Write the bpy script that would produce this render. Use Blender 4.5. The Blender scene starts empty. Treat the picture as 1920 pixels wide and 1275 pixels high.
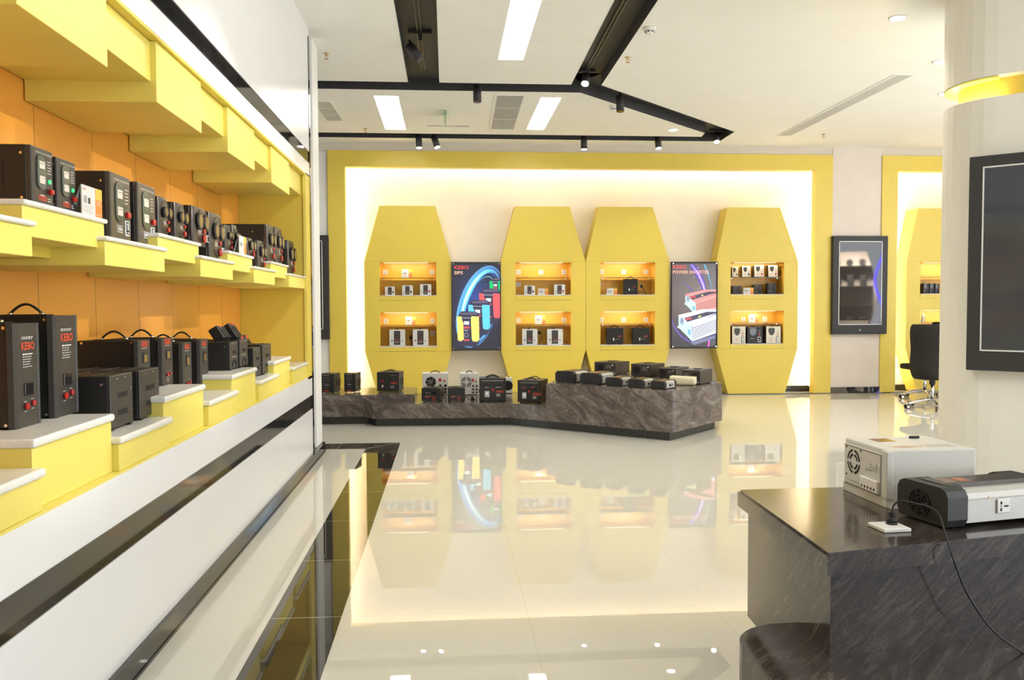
import bpy, bmesh, math, random
from mathutils import Vector, Matrix
from mathutils.geometry import tessellate_polygon
R = math.radians
random.seed(7)
SC = bpy.context.scene
COL = SC.collection

# ------------------------------------------------------------------ camera
CAM = (0.0, 0.0, 1.3); F = 1592.0; CX, CY = 960.0, 637.5
YAW, PITCH, ROLL = R(4.38), R(2.35), -0.004
CM = Matrix.Rotation(-YAW, 3, 'Z') @ Matrix.Rotation(math.pi/2 - PITCH, 3, 'X') @ Matrix.Rotation(ROLL, 3, 'Z')
cd = bpy.data.cameras.new('camera'); cam = bpy.data.objects.new('camera', cd); COL.objects.link(cam)
cam.matrix_world = Matrix.Translation(CAM) @ CM.to_4x4()
cd.sensor_fit = 'HORIZONTAL'; cd.sensor_width = 36.0; cd.lens = 36.0*F/1920.0
cd.clip_start = 0.05; cd.clip_end = 200
SC.camera = cam

def at(px, py, X=None, Y=None, Z=None):
    """the point of the plane X=, Y= or Z= (metres) that the survey sights at a photo pixel"""
    d = CM @ Vector(((px-CX)/F, -(py-CY)/F, -1.0))
    if X is not None: t = (X-CAM[0])/d.x
    elif Y is not None: t = (Y-CAM[1])/d.y
    else: t = (Z-CAM[2])/d.z
    return Vector(CAM) + d*t

# ------------------------------------------------------------------ world, exposure
w = bpy.data.worlds.new('world'); SC.world = w; w.use_nodes = True
bg = w.node_tree.nodes['Background']; bg.inputs[1].default_value = 2.75
# added background fill, brighter below the horizon to lift ceiling and soffits
_n = w.node_tree.nodes; _tc = _n.new('ShaderNodeTexCoord'); _sp = _n.new('ShaderNodeSeparateXYZ'); _mr = _n.new('ShaderNodeMapRange'); _rp = _n.new('ShaderNodeValToRGB')
_mr.inputs['From Min'].default_value = -.35; _mr.inputs['From Max'].default_value = .35
_rp.color_ramp.elements[0].color = (1.62, 1.70, 1.80, 1); _rp.color_ramp.elements[1].color = (.74, .78, .84, 1)
_l = w.node_tree.links.new; _l(_tc.outputs['Generated'], _sp.inputs[0]); _l(_sp.outputs['Z'], _mr.inputs['Value']); _l(_mr.outputs[0], _rp.inputs[0]); _l(_rp.outputs[0], bg.inputs[0])
SC.view_settings.view_transform = 'Standard'; SC.view_settings.look = 'None'
SC.view_settings.exposure = 0.50; SC.view_settings.gamma = 1.0; SC.view_settings.use_curve_mapping = False

def area(name, loc, rot, sx, sy, power, color=(1, .95, .87), spread=None):
    l = bpy.data.lights.new(name, 'AREA'); l.shape = 'RECTANGLE'; l.size = sx; l.size_y = sy
    l.energy = power; l.color = color
    if spread: l.spread = spread
    o = bpy.data.objects.new(name, l); COL.objects.link(o); o.location = loc; o.rotation_euler = rot
    return o
def spot(name, loc, target, power, angle=40, blend=.5, radius=.03, color=(1, .96, .88)):
    l = bpy.data.lights.new(name, 'SPOT'); l.energy = power; l.spot_size = R(angle); l.spot_blend = blend
    l.shadow_soft_size = radius; l.color = color
    o = bpy.data.objects.new(name, l); COL.objects.link(o); o.location = loc
    o.rotation_euler = (Vector(target)-Vector(loc)).to_track_quat('-Z', 'Y').to_euler()
    return o
CEIL = 3.55
# unseen fill lamps added under the ceiling to brighten the room
for (x, y) in ((.6, 3.9), (4.2, 1.5), (7.5, 6.5)):
    area('ceiling_fill_light', (x, y, CEIL-.02), (0, 0, 0), .5, 1.6, 20)
# track spots washing the left display shelves
for ty in (.8, 2.4, 4.0, 5.5):
    spot('track_light_shelves', (2.6, ty, 3.46), (-1.5, ty+.25, 1.62), 220, 27, .35, .02, (1, .97, .90))

# ------------------------------------------------------------------ materials
MATS = {}
def mat(name, col, rough=.5, metal=0., emit=None, es=0., alpha=None, trans=0., noise=0., nscale=30., coat=0., spec=None, bump=0.):
    if name in MATS: return MATS[name]
    m = bpy.data.materials.new(name); m.use_nodes = True; MATS[name] = m
    nt = m.node_tree; b = nt.nodes['Principled BSDF']
    b.inputs['Base Color'].default_value = (*col, 1); b.inputs['Roughness'].default_value = rough
    b.inputs['Metallic'].default_value = metal
    if coat: b.inputs['Coat Weight'].default_value = coat; b.inputs['Coat Roughness'].default_value = .05
    if spec is not None: b.inputs['Specular IOR Level'].default_value = spec
    if trans: b.inputs['Transmission Weight'].default_value = trans
    if emit: b.inputs['Emission Color'].default_value = (*emit, 1); b.inputs['Emission Strength'].default_value = es
    if noise or bump:
        tc = nt.nodes.new('ShaderNodeTexCoord'); nz = nt.nodes.new('ShaderNodeTexNoise')
        nz.inputs['Scale'].default_value = nscale; nz.inputs['Detail'].default_value = 4
        nt.links.new(tc.outputs['Object'], nz.inputs['Vector'])
        if noise:
            rp = nt.nodes.new('ShaderNodeValToRGB'); rp.color_ramp.elements[0].position = .3; rp.color_ramp.elements[1].position = .7
            rp.color_ramp.elements[0].color = (*[c*(1-noise) for c in col], 1)
            rp.color_ramp.elements[1].color = (*[min(1, c*(1+noise)) for c in col], 1)
            nt.links.new(nz.outputs['Fac'], rp.inputs['Fac']); nt.links.new(rp.outputs['Color'], b.inputs['Base Color'])
        if bump:
            bp = nt.nodes.new('ShaderNodeBump'); bp.inputs['Strength'].default_value = bump; bp.inputs['Distance'].default_value = .002
            nt.links.new(nz.outputs['Fac'], bp.inputs['Height']); nt.links.new(bp.outputs['Normal'], b.inputs['Normal'])
    return m
def srgb(r, g, b):
    f = lambda c: (c/255/12.92) if c/255 <= .04045 else ((c/255+.055)/1.055)**2.4
    return (f(r), f(g), f(b))

WHITE = mat('white_paint', (.80, .79, .76), .55, noise=.02, nscale=4)
PANEL = mat('white_lacquer_panel', (.80, .80, .79), .25, noise=.01, nscale=3)
CEILM = mat('ceiling_paint', (.90, .90, .87), .9, noise=.015, nscale=3)
REVEAL = mat('warm_wall_paint', (.88, .80, .65), .7, noise=.02, nscale=4)
YEL = mat('yellow_lacquer', srgb(220, 195, 80), .42, noise=.02, nscale=5)
YELP = mat('pale_yellow_lacquer', srgb(230, 213, 106), .38, noise=.015, nscale=5)
ORG = mat('orange_back_panel', srgb(222, 142, 30), .3, noise=.05, nscale=60)
NORG = mat('amber_niche_panel', srgb(240, 186, 70), .35, noise=.03, nscale=20)
QUARTZ = mat('white_quartz_slab', (.74, .73, .68), .25, noise=.06, nscale=90)
BLK = mat('black_glass_trim', (.018, .017, .016), .04, noise=.1, nscale=6)
MBLK = mat('matt_black_metal', (.028, .027, .027), .6, noise=.1, nscale=60)
CHAN = mat('charcoal_channel_paint', (.04, .04, .042), .6, noise=.1, nscale=30)
GREYM = mat('rail_grey_metal', (.22, .20, .18), .4, .6, noise=.05)
DK = mat('black_powder_coat', (.012, .0115, .011), .5, noise=.1, nscale=120, bump=.15)
DK2 = mat('dark_brown_powder_coat', (.040, .033, .029), .35, noise=.1, nscale=120)
FRT = mat('charcoal_front_panel', (.034, .031, .028), .42, noise=.08, nscale=80)
FRB = mat('brown_grey_plastic', (.070, .058, .047), .28, noise=.1, nscale=60)
RIM = mat('black_plastic_rim', (.016, .016, .017), .45, noise=.05)
OLIVE = mat('dark_green_window', (.055, .075, .062), .15, noise=.05)
METER = mat('meter_face', (.62, .55, .47), .3, noise=.06, nscale=60)
AMB = mat('amber_display', (.20, .13, .05), .15, noise=.1)
REDS = mat('red_switch', (.42, .02, .015), .25, noise=.03)
REDT = mat('red_lettering', (.75, .07, .03), .4, noise=.02)
ORT = mat('orange_lettering', (.80, .18, .05), .4, noise=.02)
WHT = mat('white_lettering', (.75, .75, .72), .5, noise=.02)
GRT = mat('grey_lettering', (.30, .29, .28), .5, noise=.02)
GRNL = mat('green_pilot_lamp', (.05, .5, .15), .3, emit=(.05, .9, .25), es=.6)
STEEL = mat('bright_steel', (.75, .74, .72), .2, 1., noise=.03)
CHROME = mat('polished_chrome', (.62, .62, .63), .12, 1., noise=.02)
ALU = mat('brushed_aluminium', (.48, .47, .44), .42, .35, noise=.05, nscale=150)
CREAM = mat('cream_metal_case', (.60, .59, .54), .4, noise=.02, nscale=60)
CREAM2 = mat('ivory_front', (.66, .61, .50), .35, noise=.02)
SLV = mat('silver_grey_front', (.62, .62, .59), .35, noise=.02)
DGLASS = mat('dark_screen_glass', (.020, .017, .015), .03, noise=.05, nscale=3, spec=.65)
VOID = mat('dark_vent_void', (.008, .008, .008), .9, noise=.1)
PLW = mat('white_plastic', (.78, .77, .73), .35, noise=.01)
RUB = mat('black_rubber', (.012, .012, .012), .55, noise=.05)
FAB = mat('black_fabric', (.014, .013, .012), .85, noise=.2, nscale=300, bump=.4)
SHG = mat('dark_edged_glass', (.10, .11, .10), .05, trans=.6, noise=.02)
CARDW = mat('card_white', (.62, .60, .56), .5, noise=.03)
CARDO = mat('card_orange', (.70, .22, .03), .5, noise=.08, nscale=40)
CARDY = mat('card_yellow', (.80, .42, .06), .5, noise=.05)
PINK = mat('card_pink', (.80, .45, .40), .5, noise=.05)
CRPK = mat('cream_fabric_pouch', (.72, .66, .45), .7, noise=.06)
def emi(name, col, s):
    return mat(name, (0, 0, 0), .5, emit=col, es=s)
LAMP = emi('lamp_white', (1, .98, .94), 14)
PANL = emi('panel_light', (1, .98, .95), 1.6)
LED = emi('led_strip_warm', (1, .88, .62), 1.6)
COVT = emi('cove_strip_top', (1, .92, .80), 16)
COVE = emi('cove_strip_warm', (1, .92, .80), 32)

def granite(name, c1, c2, c3, rough, rot=(0, 1.087, .253), sc=9., stretch=(1., .30, .38), fine=160):
    m = bpy.data.materials.new(name); m.use_nodes = True; nt = m.node_tree; b = nt.nodes['Principled BSDF']
    tc = nt.nodes.new('ShaderNodeTexCoord'); mp = nt.nodes.new('ShaderNodeMapping')
    mp.inputs['Rotation'].default_value = rot
    mp2 = nt.nodes.new('ShaderNodeMapping'); mp2.inputs['Scale'].default_value = stretch; nt.links.new(mp.outputs['Vector'], mp2.inputs['Vector'])
    n1 = nt.nodes.new('ShaderNodeTexNoise'); n1.inputs['Scale'].default_value = sc; n1.inputs['Detail'].default_value = 9
    n1.inputs['Roughness'].default_value = .72; n1.inputs['Distortion'].default_value = 1.4
    n2 = nt.nodes.new('ShaderNodeTexNoise'); n2.inputs['Scale'].default_value = fine; n2.inputs['Detail'].default_value = 3
    r = nt.nodes.new('ShaderNodeValToRGB'); e = r.color_ramp.elements
    e[0].position = .34; e[0].color = (*c1, 1); e[1].position = .68; e[1].color = (*c3, 1)
    k = e.new(.5); k.color = (*c2, 1)
    mx = nt.nodes.new('ShaderNodeMix'); mx.data_type = 'RGBA'; mx.blend_type = 'MULTIPLY'; mx.inputs[0].default_value = .75
    r2 = nt.nodes.new('ShaderNodeValToRGB'); r2.color_ramp.elements[0].position = .35; r2.color_ramp.elements[0].color = (.45, .45, .45, 1)
    r2.color_ramp.elements[1].position = .62; r2.color_ramp.elements[1].color = (1.3, 1.3, 1.3, 1)
    L = nt.links.new
    L(tc.outputs['Object'], mp.inputs['Vector']); L(mp2.outputs['Vector'], n1.inputs['Vector']); L(tc.outputs['Object'], n2.inputs['Vector'])
    L(n1.outputs['Fac'], r.inputs['Fac']); L(n2.outputs['Fac'], r2.inputs['Fac'])
    L(r.outputs['Color'], mx.inputs[6]); L(r2.outputs['Color'], mx.inputs[7]); L(mx.outputs[2], b.inputs['Base Color'])
    b.inputs['Roughness'].default_value = rough
    return m
GRAN = granite('veined_granite', (.055, .048, .045), (.135, .105, .088), (.26, .235, .205), .16, sc=9., fine=110)
GRAN2 = granite('dark_granite', (.019, .017, .016), (.046, .035, .029), (.110, .097, .085), .12, (0, -.785, .615), 34., (1., .10, .13), 200)
PLINTH = mat('dark_plinth_stone', (.030, .030, .027), .2, noise=.25, nscale=40)

def tiled(name, col, rough, x0, y0, period, grout, gw, noise=.03, nscale=2., speck=False, spec=.5):
    m = bpy.data.materials.new(name); m.use_nodes = True; nt = m.node_tree; b = nt.nodes['Principled BSDF']; L = nt.links.new
    tc = nt.nodes.new('ShaderNodeTexCoord'); sp = nt.nodes.new('ShaderNodeSeparateXYZ'); L(tc.outputs['Object'], sp.inputs[0])
    outs = []
    for ax, off in (('X', x0), ('Y', y0)):
        if off is None: continue
        s = nt.nodes.new('ShaderNodeMath'); s.operation = 'SUBTRACT'; L(sp.outputs[ax], s.inputs[0]); s.inputs[1].default_value = off
        p = nt.nodes.new('ShaderNodeMath'); p.operation = 'PINGPONG'; L(s.outputs[0], p.inputs[0]); p.inputs[1].default_value = period/2
        c = nt.nodes.new('ShaderNodeMath'); c.operation = 'LESS_THAN'; L(p.outputs[0], c.inputs[0]); c.inputs[1].default_value = gw
        outs.append(c)
    if len(outs) == 2:
        mxx = nt.nodes.new('ShaderNodeMath'); mxx.operation = 'MAXIMUM'; L(outs[0].outputs[0], mxx.inputs[0]); L(outs[1].outputs[0], mxx.inputs[1])
    else: mxx = outs[0]
    nz = nt.nodes.new('ShaderNodeTexNoise'); nz.inputs['Scale'].default_value = nscale; nz.inputs['Detail'].default_value = 6
    L(tc.outputs['Object'], nz.inputs['Vector'])
    rp = nt.nodes.new('ShaderNodeValToRGB'); rp.color_ramp.elements[0].color = (*[c*(1-noise) for c in col], 1)
    rp.color_ramp.elements[1].color = (*[c*(1+noise) for c in col], 1)
    L(nz.outputs['Fac'], rp.inputs['Fac'])
    mx = nt.nodes.new('ShaderNodeMix'); mx.data_type = 'RGBA'; L(mxx.outputs[0], mx.inputs[0]); L(rp.outputs['Color'], mx.inputs[6])
    mx.inputs[7].default_value = (*grout, 1); L(mx.outputs[2], b.inputs['Base Color'])
    b.inputs['Roughness'].default_value = rough; b.inputs['Specular IOR Level'].default_value = spec
    return m
gy = at(640, 1156.5, Z=0).y
FLOORM = tiled('polished_cream_tile', (.64, .62, .54), .010, .33, gy, .8, (.52, .49, .40), .0012, spec=.42)
FBLK = tiled('polished_black_tile', (.030, .026, .020), .03, None, gy, .8, (.45, .43, .38), .0022, .3, 40., spec=.5)
FBLKX = tiled('polished_black_tile_border', (.030, .026, .020), .03, -1.0, None, .8, (.45, .43, .38), .0022, .3, 40.)
ORGP = tiled('orange_lacquer_panels', srgb(232, 158, 62), .22, None, .21, .555, (.16, .08, .02), .0022, .03, 40.)

# ------------------------------------------------------------------ mesh helpers
class MB:
    def __init__(s): s.bm = bmesh.new(); s.mats = []
    def mi(s, m):
        if m not in s.mats: s.mats.append(m)
        return s.mats.index(m)
    def poly(s, pts, m):
        f = s.bm.faces.new([s.bm.verts.new(p) for p in pts]); f.material_index = s.mi(m); return f
    def box(s, x0, x1, y0, y1, z0, z1, m, bev=0., seg=2):
        n0 = len(s.bm.verts)
        r = bmesh.ops.create_cube(s.bm, size=1.0); vs = r['verts']
        for v in vs:
            v.co = Vector((x0 if v.co.x < 0 else x1, y0 if v.co.y < 0 else y1, z0 if v.co.z < 0 else z1))
        i = s.mi(m)
        fs = set(f for v in vs for f in v.link_faces)
        for f in fs: f.material_index = i
        if bev > 0:
            es = list(set(e for v in vs for e in v.link_edges))
            rr = bmesh.ops.bevel(s.bm, geom=es, offset=bev, segments=seg, affect='EDGES', profile=.5, clamp_overlap=True)
            for f in rr['faces']: f.material_index = i
        return s
    def prism(s, pts, a0, a1, m, axis='z', bev=0.):
        f = {'z': lambda p, a: (p[0], p[1], a), 'y': lambda p, a: (p[0], a, p[1]), 'x': lambda p, a: (a, p[0], p[1])}[axis]
        A = [s.bm.verts.new(f(p, a0)) for p in pts]; B = [s.bm.verts.new(f(p, a1)) for p in pts]
        i = s.mi(m); n = len(pts); fs = [s.bm.faces.new(A[::-1]), s.bm.faces.new(B)]
        for k in range(n): fs.append(s.bm.faces.new((A[k], A[(k+1) % n], B[(k+1) % n], B[k])))
        for q in fs: q.material_index = i
        if bev:
            es = list(fs[1].edges)
            rr = bmesh.ops.bevel(s.bm, geom=es, offset=bev, segments=2, affect='EDGES', clamp_overlap=True)
            for q in rr['faces']: q.material_index = i
        return s
    def cyl(s, c, r, h, m, axis='z', seg=20, r2=None):
        c = Vector(c); r2 = r if r2 is None else r2
        ax = {'z': (Vector((1, 0, 0)), Vector((0, 1, 0)), Vector((0, 0, 1))), 'y': (Vector((1, 0, 0)), Vector((0, 0, 1)), Vector((0, 1, 0))), 'x': (Vector((0, 1, 0)), Vector((0, 0, 1)), Vector((1, 0, 0)))}[axis] if isinstance(axis, str) else None
        if ax is None:
            d = Vector(axis).normalized(); u = d.orthogonal().normalized(); ax = (u, d.cross(u), d)
        A, B = [], []
        for k in range(seg):
            t = 2*math.pi*k/seg; q = ax[0]*math.cos(t)+ax[1]*math.sin(t)
            A.append(s.bm.verts.new(c+q*r)); B.append(s.bm.verts.new(c+q*r2+ax[2]*h))
        i = s.mi(m); fs = [s.bm.faces.new(A[::-1]), s.bm.faces.new(B)]
        for k in range(seg): fs.append(s.bm.faces.new((A[k], A[(k+1) % seg], B[(k+1) % seg], B[k])))
        for f in fs: f.material_index = i
        for f in fs[2:]: f.smooth = True
        return s
    def ring(s, c, r0, r1, y0, m, a0=0., a1=360., seg=24, th=.002):
        """flat ring sector facing -Y, centre c=(x,z), from y0 out to y0-th"""
        i = s.mi(m); n = max(2, int(seg*(a1-a0)/360)); P = []
        for k in range(n+1):
            t = R(a0+(a1-a0)*k/n); P.append((math.cos(t), math.sin(t)))
        for k in range(n):
            a, b = P[k], P[k+1]
            q = [(c[0]+a[0]*r0, c[1]+a[1]*r0), (c[0]+a[0]*r1, c[1]+a[1]*r1), (c[0]+b[0]*r1, c[1]+b[1]*r1), (c[0]+b[0]*r0, c[1]+b[1]*r0)]
            s.prism(q, y0-th, y0, m, 'y')
        return s
    def tube(s, pts, r, m, seg=8):
        P = [Vector(p) for p in pts]; rings = []; i = s.mi(m); u = None
        for k, p in enumerate(P):
            d = (P[min(k+1, len(P)-1)]-P[max(k-1, 0)]).normalized()
            if u is None: u = d.orthogonal().normalized()
            u = (u-d*u.dot(d)).normalized(); v = d.cross(u)
            rings.append([s.bm.verts.new(p+(u*math.cos(2*math.pi*j/seg)+v*math.sin(2*math.pi*j/seg))*r) for j in range(seg)])
        for a, b in zip(rings, rings[1:]):
            for j in range(seg):
                f = s.bm.faces.new((a[j], a[(j+1) % seg], b[(j+1) % seg], b[j])); f.material_index = i; f.smooth = True
        for q in (rings[0][::-1], rings[-1]):
            f = s.bm.faces.new(q); f.material_index = i
        return s
    def lathe(s, c, prof, m, seg=20):
        c = Vector(c); i = s.mi(m); rs = []
        for r, z in prof: rs.append([s.bm.verts.new(c+Vector((r*math.cos(2*math.pi*k/seg), r*math.sin(2*math.pi*k/seg), z))) for k in range(seg)])
        for a, b in zip(rs, rs[1:]):
            for k in range(seg):
                f = s.bm.faces.new((a[k], a[(k+1) % seg], b[(k+1) % seg], b[k])); f.material_index = i; f.smooth = True
        for q in (rs[0][::-1], rs[-1]):
            f = s.bm.faces.new(q); f.material_index = i
        return s
    def holed(s, outer, holes, m, a, axis='z', flip=False):
        f = {'z': lambda p: (p[0], p[1], a), 'y': lambda p: (p[0], a, p[1]), 'x': lambda p: (a, p[0], p[1])}[axis]
        loops = [[Vector((p[0], p[1], 0)) for p in l] for l in [outer]+holes]
        flat = [p for l in loops for p in l]; vs = [s.bm.verts.new(f(p)) for p in flat]; i = s.mi(m)
        for t in tessellate_polygon(loops):
            try: q = s.bm.faces.new([vs[k] for k in t]); q.material_index = i
            except ValueError: pass
        return s
    def text(s, st, size, x, z, y, m, align='LEFT', sx=1., bold=0.0):
        me = text_mesh(st, bold); i = s.mi(m)
        wid = me['w']*size*sx; ox = {'LEFT': 0, 'CENTER': -wid/2, 'RIGHT': -wid}[align]
        vs = [s.bm.verts.new((x+ox+v[0]*size*sx, y, z+v[1]*size)) for v in me['v']]
        for p in me['f']:
            try: q = s.bm.faces.new([vs[k] for k in p]); q.material_index = i
            except ValueError: pass
        return s
    def lines(s, x0, x1, zs, y, m, t=.0016, jit=.25):
        """rows of fine print too small to read, as thin broken dashes"""
        rnd = random.Random(int(abs(x0*1e4)+abs(zs[0]*1e4)))
        for z in zs:
            x = x0; e = x1-(x1-x0)*jit*rnd.random()
            while x < e:
                l = (x1-x0)*(.08+.16*rnd.random()); s.poly([(x, y, z-t), (min(e, x+l), y, z-t), (min(e, x+l), y, z+t), (x, y, z+t)], m); x += l+(x1-x0)*.05
        return s
    def build(s, name, parent=None, label=None, loc=None, rot=None, recalc=False):
        me = bpy.data.meshes.new(name)
        if recalc: bmesh.ops.recalc_face_normals(s.bm, faces=s.bm.faces)
        s.bm.to_mesh(me); s.bm.free()
        for m in s.mats: me.materials.append(m)
        o = bpy.data.objects.new(name, me); COL.objects.link(o)
        if parent: o.parent = parent
        if label: o['label'] = label
        if loc is not None: o.location = loc
        if rot is not None: o.rotation_euler = rot
        return o
_T = {}
def text_mesh(st, bold=0.):
    if (st, bold) in _T: return _T[(st, bold)]
    c = bpy.data.curves.new('t', 'FONT'); c.body = st; c.size = 1.0; c.resolution_u = 2; c.offset = bold
    o = bpy.data.objects.new('t', c); COL.objects.link(o); bpy.context.view_layer.update()
    me = bpy.data.meshes.new_from_object(o.evaluated_get(bpy.context.evaluated_depsgraph_get()))
    d = {'v': [(v.co.x, v.co.y) for v in me.vertices], 'f': [tuple(p.vertices) for p in me.polygons]}
    d['w'] = max([v[0] for v in d['v']] or [0])
    bpy.data.objects.remove(o); bpy.data.curves.remove(c); bpy.data.meshes.remove(me)
    _T[(st, bold)] = d; return d

def thing(name, label, cat, loc=(0, 0, 0), rz=0., group=None):
    o = bpy.data.objects.new(name, None); COL.objects.link(o); o.empty_display_size = .1
    o.location = loc; o.rotation_euler = (0, 0, rz); o['label'] = label; o['category'] = cat
    if group: o['group'] = group
    return o
def tag(o, label, cat, group=None, kind=None):
    o['label'] = label; o['category'] = cat
    if group: o['group'] = group
    if kind: o['kind'] = kind
    return o
def struct(o): o['kind'] = 'structure'; return o
def off(poly, d):
    """offset a counter-clockwise polygon inward by d"""
    n = len(poly); out = []
    for k in range(n):
        a, b, c = Vector(poly[k-1]), Vector(poly[k]), Vector(poly[(k+1) % n])
        e1 = (b-a).normalized(); e2 = (c-b).normalized(); n1 = Vector((-e1.y, e1.x)); n2 = Vector((-e2.y, e2.x))
        h = (n1+n2); h = h/max(.2, h.dot(n1)); out.append(tuple(b+h*d))
    return out
def fillet(poly, idx, r, seg=6):
    out = []
    for k, p in enumerate(poly):
        if k not in idx: out.append(tuple(p)); continue
        a, b, c = Vector(poly[k-1]), Vector(p), Vector(poly[(k+1) % len(poly)])
        u = (a-b).normalized(); v = (c-b).normalized(); ang = u.angle(v); t = r/math.tan(ang/2)
        p0 = b+u*t; p1 = b+v*t; ce = b+(u+v).normalized()*(r/math.sin(ang/2))
        a0 = math.atan2(*(p0-ce).yx); a1 = math.atan2(*(p1-ce).yx); da = (a1-a0+math.pi) % (2*math.pi)-math.pi
        for j in range(seg+1):
            q = a0+da*j/seg; out.append((ce.x+r*math.cos(q), ce.y+r*math.sin(q)))
    return out

YB = 11.9      # front of the back wall portals
RX1 = 9.6      # right wall
# ================================================================== ROOM SHELL
m = MB(); m.poly([(-4, -4, 0), (RX1, -4, 0), (RX1, 12.6, 0), (-4, 12.6, 0)], FLOORM)
struct(m.build('floor'))
bx0, bx1, by0, by1 = -.742, -.448, 7.76, 8.07
m = MB(); m.poly([(bx0, -4, .0012), (bx1, -4, .0012), (bx1, by1, .0012), (bx0, by0, .0012)], FBLK)
m.poly([(-4, by0, .0012), (bx0, by0, .0012), (bx1, by1, .0012), (-4, by1, .0012)], FBLKX)
m.poly([(bx0-.003, by0-.003, .0018), (bx0+.004, by0-.003, .0018), (bx1, by1, .0018), (bx1-.008, by1, .0018)], mat('grout_line', (.5, .48, .42), .4, noise=.05))
struct(m.build('trim_1'))

# ceiling with the recessed black channels and light wells
def z3(*pts): return [tuple(at(px, py, Z=CEIL).xy) for px, py in pts]
b1y0, b1y1, b2y0, b2y1 = 8.71, 9.02, 11.28, 11.58
tri = [(-3.9, b1y0), (-.372, b1y0), (-.376, 2.2), (-.06, 2.2), (-.06, b1y0), (1.285, b1y0)]
dl = Vector((1.285-1.252, b1y0-6.30)); dr = Vector((1.588-1.562, b1y0-6.28))
tri += [(1.285-dl.x*2.6, 2.2), (1.60-dr.x*2.6, 2.2), (1.595, b1y0), (3.76, 10.93), (3.77, b2y1-.02), (3.5, b2y1), (-3.9, b2y1)]
outer_ch = tri
inner_ch = [(-3.9, b1y1), (1.43, b1y1), (3.40, 11.03), (3.43, b2y0), (-3.9, b2y0)]
wells = []
for (x0, x1, y0, y1) in ((.485, .715, 4.6, 7.87), (-.765, -.505, 9.29, 11.04), (1.035, 1.26, 9.26, 10.94), (4.2, 4.45, 4.6, 6.2)):
    wells.append((x0, x1, y0, y1))
rect = lambda x0, x1, y0, y1: [(x0, y0), (x1, y0), (x1, y1), (x0, y1)]
wells = wells[:3]
oval = [(6.95+1.05*math.cos(t*math.pi/16), 6.9+1.35*math.sin(t*math.pi/16)) for t in range(32)]
m = MB()
m.holed(rect(-4, RX1, -4, 12.6), [outer_ch, oval]+[rect(*wl) for wl in wells[:1]], CEILM, CEIL)
m.holed(inner_ch, [rect(*wl) for wl in wells[1:3]], CEILM, CEIL)
for wl in wells:
    q = rect(*wl)
    for k in range(4):
        a, b = q[k], q[(k+1) % 4]; m.poly([(*a, CEIL), (*b, CEIL), (*b, CEIL+.16), (*a, CEIL+.16)], WHITE)
for k in range(32):
    a, b = oval[k], oval[(k+1) % 32]; m.poly([(*a, CEIL), (*b, CEIL), (*b, CEIL+.15), (*a, CEIL+.15)], WHITE)
m.poly([(*p, CEIL+.15) for p in oval], WHITE)
m.box(-4, RX1, -4, 12.6, CEIL+.17, CEIL+.2, CEILM)
struct(m.build('ceiling'))
m = MB()
for loop in (outer_ch, inner_ch):
    for k in range(len(loop)):
        a, b = loop[k], loop[(k+1) % len(loop)]; m.poly([(*a, CEIL-.002), (*b, CEIL-.002), (*b, CEIL+.12), (*a, CEIL+.12)], CHAN)
m.holed(outer_ch, [inner_ch], CHAN, CEIL+.12) if False else None
for q in ([(-3.9, b1y0-.0), (1.6, b1y0), (1.45, b1y1), (-3.9, b1y1)], [(-3.9, b2y0), (3.5, b2y0), (3.5, b2y1), (-3.9, b2y1)],
          [(-.38, 2.2), (-.05, 2.2), (-.05, b1y0), (-.38, b1y0)], [(1.19, 2.2), (1.62, 2.2), (1.60, b1y0), (1.28, b1y0)],
          [(1.28, b1y0), (1.6, b1y0), (3.78, 10.93), (3.78, b2y1), (3.4, b2y1), (3.4, 11.0), (1.4, b1y1)]):
    m.poly([(*p, CEIL+.12) for p in q], CHAN)
struct(m.build('trim_2'))
# exterior side walls, right wall
m = MB(); m.box(RX1, RX1+.1, 8.4, 12.6, 0, CEIL+.2, WHITE); struct(m.build('wall_right'))
m = MB(); m.box(-4, 4.5, -4.1, -4, 0, CEIL+.2, mat('rear_blocker_paint', (.16, .14, .12), .7, noise=.03)); struct(m.build('wall_rear_blocker'))  # unseen dark wall added to block background light from behind the camera
m = MB(); m.box(-4.1, -4, 7.8, 12.6, 0, CEIL+.2, WHITE); struct(m.build('wall_far_left'))

# oval cove strip light
t = thing('cove_light', 'white glowing oval cove recessed in the ceiling beside the big column', 'ceiling light', (6.95, 6.9, CEIL+.13))
m = MB(); m.prism([(.9*math.cos(k*math.pi/16), 1.2*math.sin(k*math.pi/16)) for k in range(32)], -.01, .0, emi('cove_white', (1, .97, .93), 3.0)); m.build('diffuser', t)

# ================================================================== LEFT WALL
NY = [-1.47, -.91, -.36, .20, .755, 1.31, 1.865, 2.42, 2.975, 3.51, 4.07, 4.60, 5.16, 5.70, 6.27, 6.88]
WX = -1.11; NZ0, NZ1 = .73, 2.35; NXB = -1.63; NE = 6.88; WE = 7.13
m = MB()
for z0, z1 in ((.0, .455), (.565, NZ0), (NZ1, 2.462), (2.556, CEIL)):
    m.box(WX-.02, WX, -4, WE, z0, z1, PANEL)
m.box(WX-.02, WX, NE, WE-.0, NZ0, NZ1, PANEL) if False else None
m.box(-1.75, WX-.021, -4, WE, 0, NZ0-.02, WHITE); m.box(-1.75, WX-.021, -4, WE, NZ1+.02, CEIL, WHITE); m.box(-1.75, -1.67, -4, WE, NZ0-.02, NZ1+.02, WHITE)
struct(m.build('wall_left'))
m = MB(); m.box(-1.66, NXB, -4, NE, NZ0-.02, NZ1+.02, ORGP); struct(m.build('wall_left_panelling'))
m = MB(); m.box(-1.66, WX-.0, NE, NE+.25, NZ0-.02, NZ1+.01, YEL)
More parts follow.
